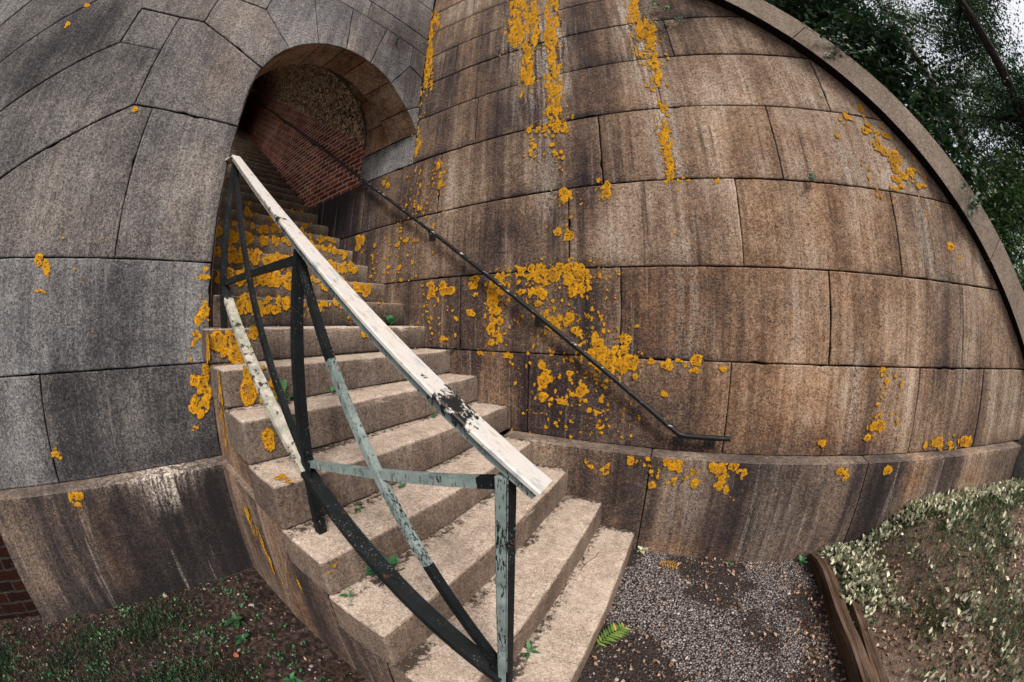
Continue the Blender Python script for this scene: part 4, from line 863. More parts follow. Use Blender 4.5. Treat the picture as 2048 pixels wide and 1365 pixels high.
for x, z in ((2.315, .118), (2.115, .125), (1.16, None), (.20, None), (-.80, None), (-2.3, None), (-3.8, None)):
    if z is None: z = .163+SL*(2.06-x) if x > -.8 else zz+.755*(xx-x)
    b = MB(); w3 = Vector((x, BR*z, z-.055)); 
    b.box(w3+Vector((0, -.004, 0)), (.034, 0, 0), (0, .006, 0), (0, 0, .028), .003)
    b.tube([w3+Vector((0, -.004, .0)), w3+Vector((0, -.04, .004)), w3+Vector((0, -.056, .022)), hp(x, z-.012)], .007, 8)
    b.build('bracket', M_BRACKET, hr)

# ================================================================== BRICK FOOTING at far left
bf = thing('brick_footing', FP(3.9, GZ, .02), 'low dark brick footing beyond the end of the grey plinth, at the left edge', 'wall')
NU = 24; V = []; F_ = []
for i in range(NU+1):
    for j in range(12):
        u = 3.255+1.6*i/NU; z = -1.0+1.0*j/11; V.append(FP(u, z, -.030+.006*mnoise.noise(Vector((u*8, z*8, 1)))))
for i in range(NU):
    for j in range(11): a = i*12+j; F_.append((a, a+12, a+13, a+1))
V += [FP(4.855, -1, -.03), FP(4.855, 0, -.03), FP(4.855, 0, .2), FP(3.255, 0, .2), FP(3.255, 0, -.03), FP(4.855, -1, .2)]; k = len(V)
F_ += [(k-5, k-4, k-3, k-2), (k-6, k-1, k-4, k-5)]
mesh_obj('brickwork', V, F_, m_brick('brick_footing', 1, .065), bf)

# ================================================================== GROUND, GRAVEL, BED, EMBANKMENT
def gheight(x, y): return GZ + .014*mnoise.noise(Vector((x*1.7, y*1.7, 0))) + .005*mnoise.noise(Vector((x*8, y*8, 0)))
def sheet(name, xs, ys, hf, mat, label=None, kind='structure', dz=0):
    V = [(x, y, hf(x, y)+dz) for x in xs for y in ys]; n = len(ys)
    F_ = [(i*n+j, (i+1)*n+j, (i+1)*n+j+1, i*n+j+1) for i in range(len(xs)-1) for j in range(n-1)]
    o = mesh_obj(name, V, F_, mat, None, smooth=True); o['kind'] = kind; return o
xs = sorted(set([-90, -40, -20, -10, -6, -4, -3] + [round(-2+.09*i, 3) for i in range(70)] + [4.4, 4.8, 5.5, 6.5, 8, 12, 20, 40, 90])); ys = sorted(set([-90, -40, -20, -12, -8, -6, -5] + [round(-4.4+.09*i, 3) for i in range(50)] + [.5, 3, 8, 20, 40, 90]))
sheet('ground', xs, ys, gheight, M_SOIL)
def bnd(y): return 1.72 + .35*sstep(-1.6, -2.6, y)*0
gx = [round(1.45+.05*i, 3) for i in range(41)]; gy = [round(-4.6+.09*i, 3) for i in range(52)]
def soilf(x, y):
    return max(0, min(1, .33-1.3*(mnoise.noise(Vector((x*2.2, y*2.2, 4)))+.5*mnoise.noise(Vector((x*7, y*7, 4)))+.02) + .35*sstep(2.7, 3.1, x) + .3*math.exp(-((y+.2)/.12)**2)))
def gravel_h(x, y):
    edge = sstep(1.5+.10*mnoise.noise(Vector((y*3, 1, 1))), 1.8, x) if y < -1.7 else 1
    return gheight(x, y)-.012+.018*edge
sheet('gravel_path', gx, gy, gravel_h, M_GRAVEL)
go = bpy.data.objects['gravel_path']; at = go.data.attributes.new('soil', 'FLOAT', 'POINT'); at.data.foreach_set('value', [soilf(v.co.x, v.co.y) for v in go.data.vertices])
def bedh(x, y):
    k = .33*sstep(2.8, 4.2, x)*(.08+.92*sstep(3.30, 4.0, x))*(1-.75*sstep(-.3, -1.6, y)*(1-.6*sstep(4.0, 6.0, x))) + .015*mnoise.noise(Vector((x*3, y*3, 3))) + .006*mnoise.noise(Vector((x*14, y*14, 3)))
    return -.655 + k
bx = [round(3.24+.06*i, 3) for i in range(76)] + [8.5, 9.5, 12, 16, 25]; by = [-14, -9, -6.5] + [round(-5+.1*i, 3) for i in range(59)] + [1.1, 2, 4, 8, 20]
def bedh2(x, y): return bedh(x, y) if y < .3 else (bedh(x, y) + .0)
bxx = bx
V = []; F_ = []; n = len(by)
for x in bx:
    for y in by: V.append((x, y if not (x < 5.6 and y > -.04) else -.04, bedh(x, min(y, 0)) if x < 5.6 else bedh(x, y)-.03*sstep(5.6, 9, x)))
for i in range(len(bx)-1):
    for j in range(n-1): F_.append((i*n+j, (i+1)*n+j, (i+1)*n+j+1, i*n+j+1))
o = mesh_obj('planting_bed', V, F_, M_BED, smooth=True); o['kind'] = 'structure'
ex = [-30, -12, -5, -2, 0, 1, 1.6, 2.2, 2.6, 3, 3.4, 3.8, 4.2, 4.6, 5, 5.4, 5.8, 6.4, 7, 8, 9, 10, 12, 16, 24, 50]; ey = [.5, .9, 1.4, 2, 3, 4, 6, 9, 14, 25, 60]
def emb(x, y): return min(6.2, max(-.35, 3.292-1.082*(x-2.878)-.05)) + .12*mnoise.noise(Vector((x, y, 2))) - .1
sheet('embankment', ex, ey, emb, M_BED)

# timber edging
te = thing('timber_edging', (3.28, -.9, GZ), 'weathered split timber edging between the gravel and the planting bed', 'timber edging')
def plank(name, pts, w2, h, ztop, seed):
    V = []; F_ = []; n = len(pts)
    prof = [(-1, -1), (-1, .75), (-.86, 1), (-.3, .93), (.1, 1), (.8, .96), (1, .7), (1, -1)]
    for i, (x, y) in enumerate(pts):
        for a, b in prof:
            V.append((x+a*w2+.006*mnoise.noise(Vector((y*5, a*3, seed))), y, ztop-h/2+b*h/2+.008*mnoise.noise(Vector((y*6, a*4, seed+3))) - .03*(i in (0,))))
    k = len(prof)
    for i in range(n-1):
        for j in range(k): F_.append((i*k+j, i*k+(j+1) % k, (i+1)*k+(j+1) % k, (i+1)*k+j))
    F_ += [tuple(range(k)), tuple((n-1)*k+j for j in reversed(range(k)))]
    return mesh_obj(name, V, F_, M_WOOD, te)
plank('beam', [(3.225+.008*math.sin(t*.9), -.12-.12*t) for t in range(0, 24)], .048, .17, -.605, 1)
plank('beam', [(3.325+.012*math.sin(t*.7+1), -.55-.12*t) for t in range(0, 20)], .040, .15, -.612, 5)

# boulder at the far end of the plinth
bo = bmesh.new(); bmesh.ops.create_icosphere(bo, subdivisions=4, radius=1)
for v in bo.verts:
    p = v.co.copy(); k = 1+.22*mnoise.noise(p*1.3)+.06*mnoise.noise(p*4)+.02*mnoise.noise(p*14); v.co = Vector((5.56, -.09, -.17))+Vector((p.x*.21*k, p.y*.20*k, p.z*.27*k))
tag(mesh_obj('boulder', [v.co[:] for v in bo.verts], [[v.index for v in q.verts] for q in bo.faces], M_ROCK, smooth=True, origin=(5.56, -.09, -.35)), 'rough grey boulder at the right end of the wing wall plinth', 'boulder'); bo.free()

# ================================================================== scattered stones, leaves, grass (numpy)
RNG = np.random.default_rng(7)
def rocks(n, xf, size, base, mat, name, label=None, flat=.6):
    ico = bmesh.new(); bmesh.ops.create_icosphere(ico, subdivisions=1, radius=1); ico.verts.index_update()
    bv = np.array([v.co[:] for v in ico.verts]); bf_ = np.array([[v.index for v in q.verts] for q in ico.faces]); ico.free()
    P = xf(n); n = len(P); s_ = RNG.gamma(2.2, size/2.2, n)[:, None, None].clip(size*.3, size*4)
    sc3 = RNG.uniform(.6, 1.25, (n, 1, 3)); sc3[:, :, 2] *= flat; jit = RNG.uniform(.75, 1.25, (n, len(bv), 1))
    a = RNG.uniform(0, 6.28, n); c, s = np.cos(a), np.sin(a); V = bv[None]*jit*sc3*s_
    X = V[:, :, 0]*c[:, None]-V[:, :, 1]*s[:, None]; Y = V[:, :, 0]*s[:, None]+V[:, :, 1]*c[:, None]
    V = np.stack([X, Y, V[:, :, 2]], 2)+P[:, None, :]
    F_ = (bf_[None]+np.arange(n)[:, None, None]*len(bv)).reshape(-1, 3)
    o = mesh_obj(name, V.reshape(-1, 3), F_, mat); o['kind'] = 'stuff'
    return o
def scatter(x0, x1, y0, y1, hf, dens=None):
    def f(n):
        P = []
        while len(P) < n:
            x, y = RNG.uniform(x0, x1), RNG.uniform(y0, y1)
            if dens is None or RNG.random() < dens(x, y): P.append((x, y, hf(x, y)))
        return np.array(P)
    return f
def nz(x, y, s=1.0, o=0): return mnoise.noise(Vector((x*s, y*s, o)))
def in_stairs(x, y): return x < 1.95 and y > -1.72
def gd(x, y):
    if in_stairs(x, y): return 0
    return max(.25, 1.15-1.2*soilf(x, y))*(1-.6*sstep(2.9, 3.15, x))
rocks(23000, scatter(1.5, 3.2, -3.6, -.10, lambda x, y: gravel_h(x, y)+.001, gd), .0033, 0, M_PEB, 'gravel_stones')
def left_d(x, y):
    if y > -1.70 or x < -.30 + (-.055)*(-y)*0 - .0: return 0
    return .35+.65*(nz(x, y, 3, 9) > .1)
rocks(2600, scatter(-.3, 1.6, -4.0, -1.7, lambda x, y: gheight(x, y)+.000, left_d), .0036, 0, M_PEB, 'soil_stones')
rocks(1500, scatter(3.4, 5.6, -2.5, -.2, lambda x, y: bedh(x, y)+.002), .006, 0, M_PEB, 'bed_stones')

def leaves(P, length, width, mat, name, up=.3, fold=.25, kind='stuff', parent=None, nrm=None, droop=0):
    """kite-shaped leaves with a midrib fold; up = how strongly they stand up"""
    n = len(P); L = length*RNG.uniform(.6, 1.3, (n, 1)); W_ = width*RNG.uniform(.7, 1.25, (n, 1))
    a = RNG.uniform(0, 6.283, n); e = RNG.normal(up, .45, n)
    d = np.stack([np.cos(a)*np.cos(e), np.sin(a)*np.cos(e), np.sin(e)-droop], 1); d /= np.linalg.norm(d, axis=1)[:, None]
    rnd = RNG.normal(0, 1, (n, 3)); rnd[:, 2] = np.abs(rnd[:, 2])+.4
    s = np.cross(d, rnd); s /= np.linalg.norm(s, axis=1)[:, None]; nn = np.cross(s, d)
    base = P; tip = P+d*L; m = P+d*L*.45
    V = np.stack([base, m+s*W_*.5+nn*W_*fold, tip, m-s*W_*.5+nn*W_*fold, m+d*L*.0], 1)
    k = np.arange(n)[:, None]*5
    F_ = np.concatenate([k+np.array([[0, 1, 4]]), k+np.array([[1, 2, 4]]), k+np.array([[2, 3, 4]]), k+np.array([[3, 0, 4]])], 0)
    o = mesh_obj(name, V.reshape(-1, 3), F_, mat, parent)
    if kind: o['kind'] = kind
    return o
def litter_d(x, y):
    if in_stairs(x, y): return 0
    k = .04+.9*sstep(2.75, 3.15, x)*(nz(x, y, 3, 2) > -.3) + .7*math.exp(-((y+.16)/.07)**2)*(x > 2.4) + .25*(nz(x, y, 2.2, 4) < -.15)
    return min(1, k)
leaves(scatter(1.9, 3.19, -3.4, -.12, lambda x, y: gravel_h(x, y)+.008, litter_d)(1500), .028, .016, M_DRY, 'leaf_litter', up=.1)
leaves(scatter(-.2, 1.6, -4, -1.72, lambda x, y: gheight(x, y)+.006, left_d)(700), .020, .010, M_DRY, 'soil_litter', up=.1)
leaves(scatter(3.38, 6.0, -3, -.15, lambda x, y: bedh(x, y)+.008, lambda x, y: .25+.75*(nz(x, y, 2.5, 6) > 0))(6500), .030, .018, M_DRY, 'bed_litter', up=.15)
def blades(P, h, mat, name, w=.0022, lean=.5):
    n = len(P); H = h*RNG.uniform(.5, 1.4, n); a = RNG.uniform(0, 6.283, n); ln = RNG.uniform(.1, lean*2, n)
    dx = np.cos(a)*ln*H; dy = np.sin(a)*ln*H; b = RNG.uniform(0, 6.283, n); wx = np.cos(b)*w; wy = np.sin(b)*w
    z0 = np.zeros(n)
    V = np.stack([P+np.stack([-wx, -wy, z0], 1), P+np.stack([wx, wy, z0], 1), P+np.stack([dx*.4+wx*.8, dy*.4+wy*.8, H*.6], 1), P+np.stack([dx*.4-wx*.8, dy*.4-wy*.8, H*.6], 1), P+np.stack([dx, dy, H*(1-.35*ln)], 1)], 1)
    k = np.arange(n)[:, None]*5; F3 = k+np.array([[3, 2, 4]]); 
    F_ = np.concatenate([k+np.array([[0, 1, 2]]), k+np.array([[0, 2, 3]]), F3], 0)
    o = mesh_obj(name, V.reshape(-1, 3), F_, mat); o['kind'] = 'stuff'; return o
def grass_d(x, y):
    if y > -1.74: return 0
    k = sstep(-2.0, -2.75, y)*sstep(-.02, .35, x+.25*nz(x, y, 3, 17))*(.12+1.5*max(0, nz(x, y, 3.4, 12)+.2)); k *= sstep(1.25, .75, x-(.0)) ; k *= sstep(-.28, -.02, x+.1*nz(x, y, 4, 1))
    return min(1, k)
blades(scatter(-.3, 1.5, -4.3, -1.75, lambda x, y: gheight(x, y), grass_d)(27000), .030, M_GRASS, 'grass')
blades(scatter(3.45, 7.5, -3.5, -.15, lambda x, y: bedh(x, y), lambda x, y: min(1, max(.0, nz(x, y, 1.5, 21)+.22)*2.4*sstep(3.5, 4.2, x)+.25*(nz(x, y, 5, 3) > .25)))(52000), .042, M_GRASSB, 'bed_grass', lean=.7)
# silver leaved ground cover along the foot of the plinth and the timber
def sd_(x, y):
    wall = .85*math.exp(-((y+.18)/.07)**2)*(1 if x < 5.5 else .5); tim = math.exp(-((x-3.45)/.11)**2)*sstep(-.95, -.5, y)*.9
    patch = .20*(nz(x, y, 3.3, 31) > .2)+.02
    return min(1, wall+tim+patch*sstep(3.4, 3.7, x))
P = scatter(3.26, 6.3, -2.1, -.115, lambda x, y: bedh(x, y), sd_)(1050)
Pk = np.repeat(P, 4, 0); Pk[:, :2] += RNG.normal(0, .02, (len(Pk), 2)); Pk[:, 2] += RNG.uniform(.005, .050, len(Pk)); Pk[:, 1] = np.minimum(Pk[:, 1], -.125)
leaves(Pk, .042, .026, M_SILVER, 'silver_ground_cover', up=.9)
Pg = np.repeat(P, 3, 0); Pg[:, :2] += RNG.normal(0, .05, (len(Pg), 2)); Pg[:, 2] += RNG.uniform(0, .012, len(Pg)); Pg[:, 1] = np.minimum(Pg[:, 1], -.125)
leaves(Pg, .03, .02, M_IVY, 'bed_undergrowth', up=.5)
# seedlings in the soil on the left
def seed_d(x, y):
    if y > -1.76: return 0
    return .25+.75*(nz(x, y, 3.5, 44) > .15)
P = scatter(-.15, 1.5, -3.9, -1.76, gheight, seed_d)(420)
Pk = np.repeat(P, 5, 0); Pk[:, :2] += RNG.normal(0, .012, (len(Pk), 2)); Pk[:, 2] += RNG.uniform(.004, .022, len(Pk))
leaves(Pk, .019, .013, M_WEED, 'seedlings', up=.35)
# crumbs of dirt and moss in the inner corners of the treads
Pc = []
for i in range(0, 8):
    x = NOS[i+1][0]+.004; z = NOS[i][1]
    for _ in range(90):
        y = RNG.uniform(YL+.03, -.14); k = nz(y, i*3.1, 4.0, 7)
        if RNG.random() < .25+1.2*max(0, k): Pc.append((x+abs(RNG.normal(0, .007)), y, z+.001))
    for _ in range(30): Pc.append((x+abs(RNG.normal(0, .02)), -.125-abs(RNG.normal(0, .02)), z+.001))
Pc = np.array(Pc)
leaves(Pc[RNG.random(len(Pc)) < .65], .016, .007, M_DRY, 'tread_litter', up=.1)
def _pc(n): return Pc[RNG.integers(0, len(Pc), n)]
rocks(420, _pc, .0028, 0, M_PEB, 'tread_grit')
Pm = Pc[RNG.random(len(Pc)) < .10]; leaves(Pm, .014, .009, M_WEED, 'tread_moss', up=.5)

# ================================================================== individual small plants, fronds, stones
def leaf_mesh(mb, p, d, L, W_, nrm, bend=.2, seg=5, lobes=0):
    p, d, nrm = Vector(p), Vector(d).normalized(), Vector(nrm); s = d.cross(nrm).normalized(); u = s.cross(d).normalized(); b = len(mb.v)
    for i in range(seg+1):
        t = i/seg; w_ = W_*math.sin(math.pi*(.06+.94*t)**.8)*.5 if i < seg else .0004
        c = p+d*L*t - u*bend*L*t*t
        mb.v += [tuple(c-s*w_+u*w_*.25), tuple(c), tuple(c+s*w_+u*w_*.25)]
    for i in range(seg):
        a = b+3*i; mb.f += [(a, a+1, a+4, a+3), (a+1, a+2, a+5, a+4)]
def weed(name, loc, size, n, label, mat, seed, cat='weed', group=None, wide=.55, stem=True):
    rg = random.Random(seed); t = thing(name, loc, label, cat, group); mb = MB(); st = MB()
    for i in range(n):
        a = 2*math.pi*i/n+rg.uniform(-.5, .5); e = rg.uniform(.15, .9); L = size*rg.uniform(.55, 1.1)
        d = Vector((math.cos(a)*math.cos(e), math.sin(a)*math.cos(e), math.sin(e))); h = Vector(loc)+Vector((0, 0, size*rg.uniform(.05, .55)))
        if abs(d.x) and d.x < 0 and 'wall' not in name: d.x *= .4
        leaf_mesh(mb, h+d*L*.25, d, L, L*wide, (0, 0, 1), bend=rg.uniform(.1, .5))
        if stem: st.tube([Vector(loc), h, h+d*L*.27], size*.022, 5)
    mb.build('leaves', mat, t, smooth=True)
    if stem: st.build('stem', mat, t)
    return t
weed('weed', (-.05, -.20, .742), .085, 7, 'glossy green weed growing at the wall end of the step level with the railing head', M_WEED, 1, wide=.7)
weed('weed', (-.06, -1.36, .745), .030, 4, 'tiny sprout at the foot of the lichen covered riser, behind the railing', M_WEED, 2)
weed('weed', (.45, -1.10, .378), .045, 6, 'small weed to the right of the middle railing post', M_WEED, 3)
weed('weed', (.42, -1.37, .378), .10, 7, 'leafy weed seen between the two thin bars left of the middle railing post', M_WEED, 4, wide=.4)
weed('weed', (.70, -.53, .186), .034, 5, 'small weed halfway along a tread, below the white top bar', M_WEED, 5)
weed('weed', (.955, -1.09, -.003), .030, 4, 'small sprout where the diagonal bar crosses the cross bar', M_WEED, 6)
weed('weed', (.95, -1.36, -.003), .040, 5, 'thin weed in the tread corner right of the middle post foot', M_WEED, 7, wide=.3)
weed('weed', (1.205, -1.45, -.165), .085, 8, 'broad leaved weed beside a pile of brown sticks under the bottom rail', M_WEED, 8, wide=.5)
weed('weed', (1.20, -1.64, -.165), .035, 3, 'single upright leaf at the outer corner of a step', M_WEED, 9)
weed('weed', (1.46, -1.08, -.354), .024, 4, 'tiny sprout on a riser foot just left of the front post', M_WEED, 10)
weed('weed', (1.70, -1.25, -.545), .042, 6, 'weed beside the front railing post near the bottom edge', M_WEED, 11, wide=.4)
weed('weed', (.45, .0-.03, .559), .035, 6, 'small weed at the wall where a riser meets it, high on the open steps', M_WEED, 12)
weed('weed', (.70, -.03, .378), .040, 8, 'grassy tuft in the wall corner of a tread', M_WEED, 13, wide=.12)
weed('weed', (1.99, -.14, -.71), .055, 8, 'pale green seedling in the gravel at the corner of the lowest step', M_SILVER, 14, wide=.6)
weed('weed', (3.12, -.15, -.71), .045, 7, 'small green weed at the plinth foot near the timber edging', M_WEED, 15)
weed('weed', (2.60, -.16, -.71), .026, 4, 'tiny weed at the plinth foot above the gravel', M_WEED, 16)
weed('ground_weed', (.46, -1.99, GZ), .06, 11, 'grey green leafy weed in the soil close to the side of the steps', M_IVY, 21)
weed('ground_weed', (.60, -2.02, GZ), .045, 9, 'pair of low green rosettes in the soil below the steps', M_WEED, 22)
weed('ground_weed', (-.05, -2.24, GZ), .060, 8, 'bright fern-like seedling beside a pale stone', M_WEED, 23, wide=.3)
weed('ground_weed', (-.20, -2.80, GZ), .07, 9, 'yellow green weed at the foot of the left plinth', M_FROND, 24, wide=.5)
weed('ground_weed', (.95, -1.95, GZ), .042, 10, 'green weed at the bottom edge beside the foot of the steps', M_WEED, 25, wide=.5)
# wall plants
def wallplant(loc, size, n, label, seed, mat=M_IVY, spread=1.0, fall=.3):
    rg = random.Random(seed); t = thing('wall_plant', loc, label, 'plant', 'plants rooted in the stonework'); mb = MB(); st = MB(); L0 = Vector(loc)
    for k in range(max(2, n//5)):
        d = Vector((rg.uniform(-1, 1)*spread, -abs(rg.uniform(.1, .5)), rg.uniform(-.8*fall-.3, .8))).normalized(); L = size*rg.uniform(.5, 1.1)
        pts = [L0, L0+d*L*.5+Vector((0, -.01, .01)), L0+d*L+Vector((0, 0, -.02))]; st.tube(pts, [.002, .0015, .001], 5)
        for _ in range(12):
            q = rg.uniform(.2, 1.05); c = L0+d*L*q+Vector((rg.uniform(-.015, .015), rg.uniform(-.02, 0), rg.uniform(-.015, .015)))
            ld = Vector((rg.uniform(-1, 1), rg.uniform(-.8, .0), rg.uniform(-.6, .8))); leaf_mesh(mb, c, ld, .022+.03*size, .018+.03*size, (0, -1, .4))
    mb.build('leaves', mat, t, smooth=True); st.build('stem', M_TWIG, t)
wallplant((2.30, .035, 3.36), .22, 16, 'small green plant hanging from the topmost joint of the brown wall', 31, M_WEED)
wallplant((2.33, .035, 3.16), .20, 12, 'wispy dry-stemmed plant just below the topmost joint of the wall', 32, M_IVY)
wallplant((3.02, .02, 1.70), .06, 6, 'tiny plant in a bed joint in the middle of the brown wall', 33)
wallplant((2.72, -.05, 3.72), .35, 34, 'green trailing plant over the coping at the top edge of the picture', 34)
wallplant((3.66, -.02, 2.80), .34, 40, 'ivy spilling over the coping beside its upper joint', 35)
wallplant((4.66, -.02, 1.72), .32, 40, 'ivy spilling over the lower part of the coping', 36)
wallplant((.42, .0, 3.65), .08, 7, 'bright green sprout above the right side of the doorway arch', 37, M_WEED)
bpy.data.objects['wall_plant.006'].location = FP(.40, 3.62, -.01)
# fallen fronds, sticks, twig
def frond(loc, ang, L, n, mat, label, wl=.02):
    t = thing('fallen_frond', loc, label, 'leaf'); mb = MB(); st = MB(); p0 = Vector(loc); d = Vector((math.cos(ang), math.sin(ang), 0)); s = Vector((-d.y, d.x, 0)); rg = random.Random(int(L*1000))
    st.tube([p0, p0+d*L*.5+s*L*.05+Vector((0, 0, .012)), p0+d*L+Vector((0, 0, .004))], .0012, 5)
    for i in range(n):
        q = .08+.9*i/n; c = p0+d*L*q+s*L*.1*math.sin(q*3.1)*.5+Vector((0, 0, .012*math.sin(q*3.1)+.004))
        for sg in (-1, 1): leaf_mesh(mb, c, d*.55+s*sg+Vector((0, 0, rg.uniform(-.1, .3))), L*.34*math.sin(.5+q*2.2), L*.065, (0, 0, 1), bend=.1)
    mb.build('leaflets', mat, t, smooth=True); st.build('stem', mat, t)
frond((1.93, -.99, gravel_h(1.93, -.99)+.006), 1.0, .20, 11, M_FROND, 'yellow green compound leaf fallen on the gravel by the lowest step')
frond((2.12, -.24, gravel_h(2.12, -.24)+.006), -.2, .14, 8, M_FRONDO, 'dry orange compound leaf on the gravel below the plinth')
tw = MB().tube([(1.475, -.60, -.3495), (1.50, -.56, -.3480), (1.56, -.50, -.3485), (1.585, -.42, -.3495)], .0022, 6); tw = MB().tube([(1.71, -.62, -.541), (1.72, -.55, -.540), (1.755, -.47, -.541), (1.76, -.42, -.542)], .0020, 6)
tag(tw.build('twig', M_TWIG, None, origin=(1.73, -.5, -.544)), 'thin curved dark twig lying on a low tread near the wall end', 'twig')
rg = random.Random(5); mb = MB()
for _ in range(26):
    c = Vector((1.20+rg.uniform(0, .05), -1.46+rg.uniform(-.06, .05), -.158+rg.uniform(0, .012))); a = rg.uniform(-.6, .8)+1.2; L = rg.uniform(.02, .06); d_ = Vector((math.cos(a), math.sin(a), rg.uniform(-.1, .25)))
    mb.tube([c-d_*L/2, c+d_*L/2], rg.uniform(.0008, .0022), 5)
o = mb.build('stick_debris', M_BARK); o['kind'] = 'stuff'
def stone(loc, s, label, seed, mat=M_ROCK):
    bm = bmesh.new(); bmesh.ops.create_icosphere(bm, subdivisions=3, radius=1); rg = random.Random(seed); k3 = Vector((rg.uniform(.8, 1.4), rg.uniform(.7, 1.1), .55))
    for v in bm.verts:
        p = v.co.copy(); k = 1+.35*mnoise.noise(p*1.1+Vector((seed, 0, 0)))+.08*mnoise.noise(p*4); v.co = Vector(loc)+Vector((p.x*k3.x, p.y*k3.y, p.z*k3.z))*s*k
    tag(mesh_obj('stone', [v.co[:] for v in bm.verts], [[v.index for v in q.verts] for q in bm.faces], mat, smooth=True, origin=loc), label, 'stone'); bm.free()
M_PALE = granite('pale_stone', [(0, (.14, .11, .09)), (.5, (.36, .29, .24)), (1, (.55, .48, .42))], speck=.2)
M_RED = granite('brick_fragment', [(0, (.10, .03, .02)), (.5, (.30, .09, .05)), (1, (.45, .18, .11))], speck=.2)
stone((-.10, -2.14, GZ+.010), .030, 'pale squarish stone in the soil near the left plinth', 3, M_PALE)
stone((.02, -2.33, GZ+.008), .022, 'flat pale stone in the soil, lowest of the pale stones', 7, M_PALE)
stone((-.13, -2.04, GZ+.008), .018, 'small pale pebble beside the squarish pale stone', 9, M_PALE)
stone((-.13, -1.93, GZ+.008), .017, 'red brick fragment near the inner corner of the two plinths', 11, M_RED)
stone((.66, -2.10, GZ+.008), .016, 'pinkish brick fragment among the weeds below the steps', 13, M_RED)

# ================================================================== TREES
def tree(base, joints_, rads, clumps, nleaf, lsize, label, seed, mat, bark=M_BARK, squash=.8, limbs=7):
    rg = random.Random(seed); t = thing('tree', base, label, 'tree', 'trees behind the wing wall'); st = MB()
    pts = [Vector(base)]+[Vector(j) for j in joints_]; st.tube(pts, rads, 9)
    P = []; 
    for (cx, cy, cz, rx, ry, rz, k) in clumps:
        c = Vector((cx, cy, cz)); near = min(pts[1:], key=lambda p: (p-c).length)
        for q in range(max(3, int(limbs))):
            v_ = Vector((rg.gauss(0, 1), rg.gauss(0, 1), rg.gauss(0, 1))).normalized()*rg.uniform(.35, 1.0); e = c+Vector((v_.x*rx, v_.y*ry, v_.z*rz))
            m_ = near.lerp(e, .5)+Vector((rg.uniform(-.2, .2), rg.uniform(-.2, .2), rg.uniform(0, .3))); st.tube([near, m_, e], [.035, .022, .007], 5)
        nn = int(nleaf*k); nb = max(14, int(nn/75))
        for _ in range(nb):
            v_ = np.array([rg.gauss(0, 1), rg.gauss(0, 1), rg.gauss(0, 1)]); v_ /= np.linalg.norm(v_); rr_ = rg.random()**.45
            cc = np.array([cx+v_[0]*rx*rr_, cy+v_[1]*ry*rr_, cz+v_[2]*rz*rr_]); sz = rg.uniform(.10, .30)
            P.append(cc+RNG.normal(0, 1, (nn//nb, 3))*np.array([sz*1.2, sz*1.2, sz*.5]))
    P = np.concatenate(P); st.build('trunk', bark, t, smooth=True)
    o = leaves(P, lsize, lsize*.5, mat, 'crown', up=-.2, kind=None, parent=t, droop=.15)
    return t
tree((6.4, 3.4, -.3), [(6.3, 3.3, 2.5), (6.0, 3.1, 5.0), (5.8, 3.0, 7.5)], [.2, .17, .12, .05],
     [(5.3, 2.6, 6.4, 1.5, 1.3, 1.5, .35), (6.4, 3.0, 5.0, 1.5, 1.2, 1.2, .35), (5.0, 3.2, 8.0, 1.7, 1.5, 1.3, .3), (6.6, 2.6, 3.4, 1.2, 1.0, .9, .25), (7.4, 3.6, 7.0, 1.0, 1.0, .8, .10)], 18000, .16, 'dense dark green tree rising just behind the top of the coping', 1, M_TREE)
tree((8.8, 2.6, -.3), [(8.7, 2.5, 1.5), (8.5, 2.4, 3.0)], [.13, .1, .05],
     [(8.2, 2.0, 2.6, 1.4, 1.0, 1.0, .4), (9.4, 2.6, 3.4, 1.3, 1.2, .9, .3), (7.4, 1.6, 1.4, 1.0, .7, .8, .25), (9.0, 1.8, 1.2, 1.2, .8, .8, .25)], 20000, .085, 'leafy mid green tree low behind the right end of the coping', 2, M_TREE2)
tree((11.0, 2.5, -.3), [(10.0, 1.95, 1.6), (8.6, 1.2, 4.0), (7.75, .72, 5.6), (6.7, .2, 7.5)], [.17, .14, .11, .085, .05],
     [(8.6, 1.6, 5.8, 1.3, 1.0, .9, .22), (10.2, 2.6, 5.0, 1.2, 1.0, .8, .18), (7.2, .4, 8.0, 1.3, 1.2, .9, .3), (9.8, 1.4, 7.2, 1.2, 1.1, .9, .3), (9.2, 1.2, 4.4, 1.0, .8, .8, .3)], 20000, .085, 'slender dark tree leaning to the left against the white sky', 3, M_TREE, limbs=4)
tree((12.0, 5.2, -.3), [(11.5, 5.0, 3.5), (10.3, 4.6, 7.0), (9.6, 4.4, 9.5)], [.2, .17, .13, .06],
     [(11.2, 4.6, 6.6, 1.6, 1.4, 1.0, .25), (12.4, 5.0, 4.4, 1.7, 1.4, 1.0, .3), (9.4, 4.8, 9.6, 1.9, 1.6, 1.2, .25), (13.6, 4.2, 7.4, 1.8, 1.6, 1.3, .35), (14.5, 6.5, 11, 3, 2.6, 2.0, .5)], 20000, .10, 'pale barked tree with thin foliage standing farther back', 4, M_TREE2, bark=M_BARKL, limbs=6)
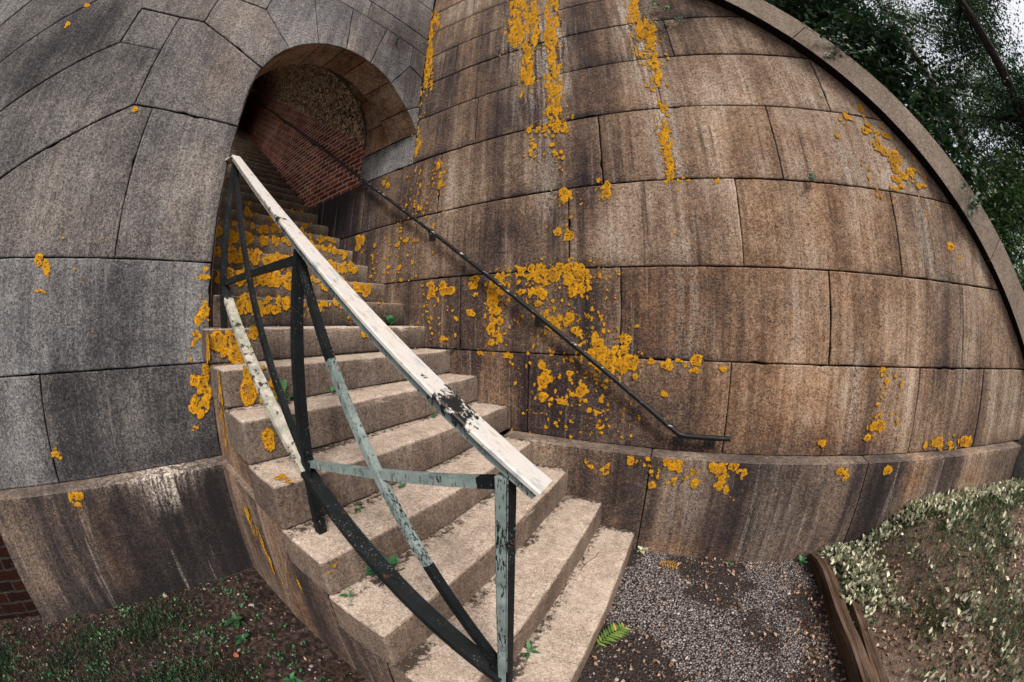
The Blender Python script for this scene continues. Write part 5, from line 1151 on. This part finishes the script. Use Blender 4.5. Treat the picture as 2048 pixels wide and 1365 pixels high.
tree((16, 4.0, -.3), [(16, 4, 2.5), (15.8, 4, 5)], [.2, .16, .06],
     [(15.5, 3.6, 3.2, 2.4, 2.0, 1.6, .4), (17.5, 4.5, 4.6, 2.2, 2.0, 1.4, .3), (14.5, 5.5, 5.4, 1.6, 1.6, 1.2, .2), (18, 3, 2.0, 2.6, 2.2, 1.6, .3)], 16000, .15, 'far tree filling the gap at the right edge of the picture', 5, M_TREE)
tree((9.5, 7.5, 1.0), [(9.5, 7.5, 4), (9.3, 7.4, 7)], [.2, .16, .08],
     [(8.6, 7.0, 7.6, 2.0, 1.8, 1.6, .4), (10.6, 7.4, 5.8, 1.8, 1.6, 1.3, .3), (9.0, 7.2, 10.4, 2.0, 1.8, 1.4, .3)], 15000, .14, 'tall tree at the back behind the dense dark one', 6, M_TREE)
def shrub(base, rx, ry, rz, n, ls, label, seed, mat):
    rg = random.Random(seed); t = thing('shrub', base, label, 'shrub'); st = MB(); P = []
    for q in range(12):
        v_ = Vector((rg.uniform(-1, 1)*rx*.8, rg.uniform(-1, 1)*ry*.8, rg.uniform(.4, 1.0)*rz*1.6)); st.tube([Vector(base), Vector(base)+v_*.5+Vector((0, 0, .1)), Vector(base)+v_], [.014, .009, .004], 5)
    for _ in range(n//60):
        a = rg.uniform(0, 6.28); e = rg.random()**.5; c = np.array(base)+np.array([math.cos(a)*rx*e, math.sin(a)*ry*e, rz*rg.uniform(.1, 1.8)]); P.append(c+RNG.normal(0, 1, (60, 3))*np.array([.13, .13, .10]))
    st.build('stems', M_BARKL, t); leaves(np.concatenate(P), ls, ls*.6, mat, 'foliage', up=.1, kind=None, parent=t)
shrub((5.3, 1.3, .2), .9, .4, .55, 5000, .055, 'dark ivy-like shrub leaning on the lower coping', 3, M_IVY)
shrub((4.3, 1.2, 1.2), .7, .4, .45, 4000, .055, 'dark green shrub behind the middle of the coping', 4, M_TREE)
shrub((6.7, .9, -.3), .7, .5, .6, 4500, .055, 'twiggy green shrub beyond the end of the wing wall', 5, M_TREE2)
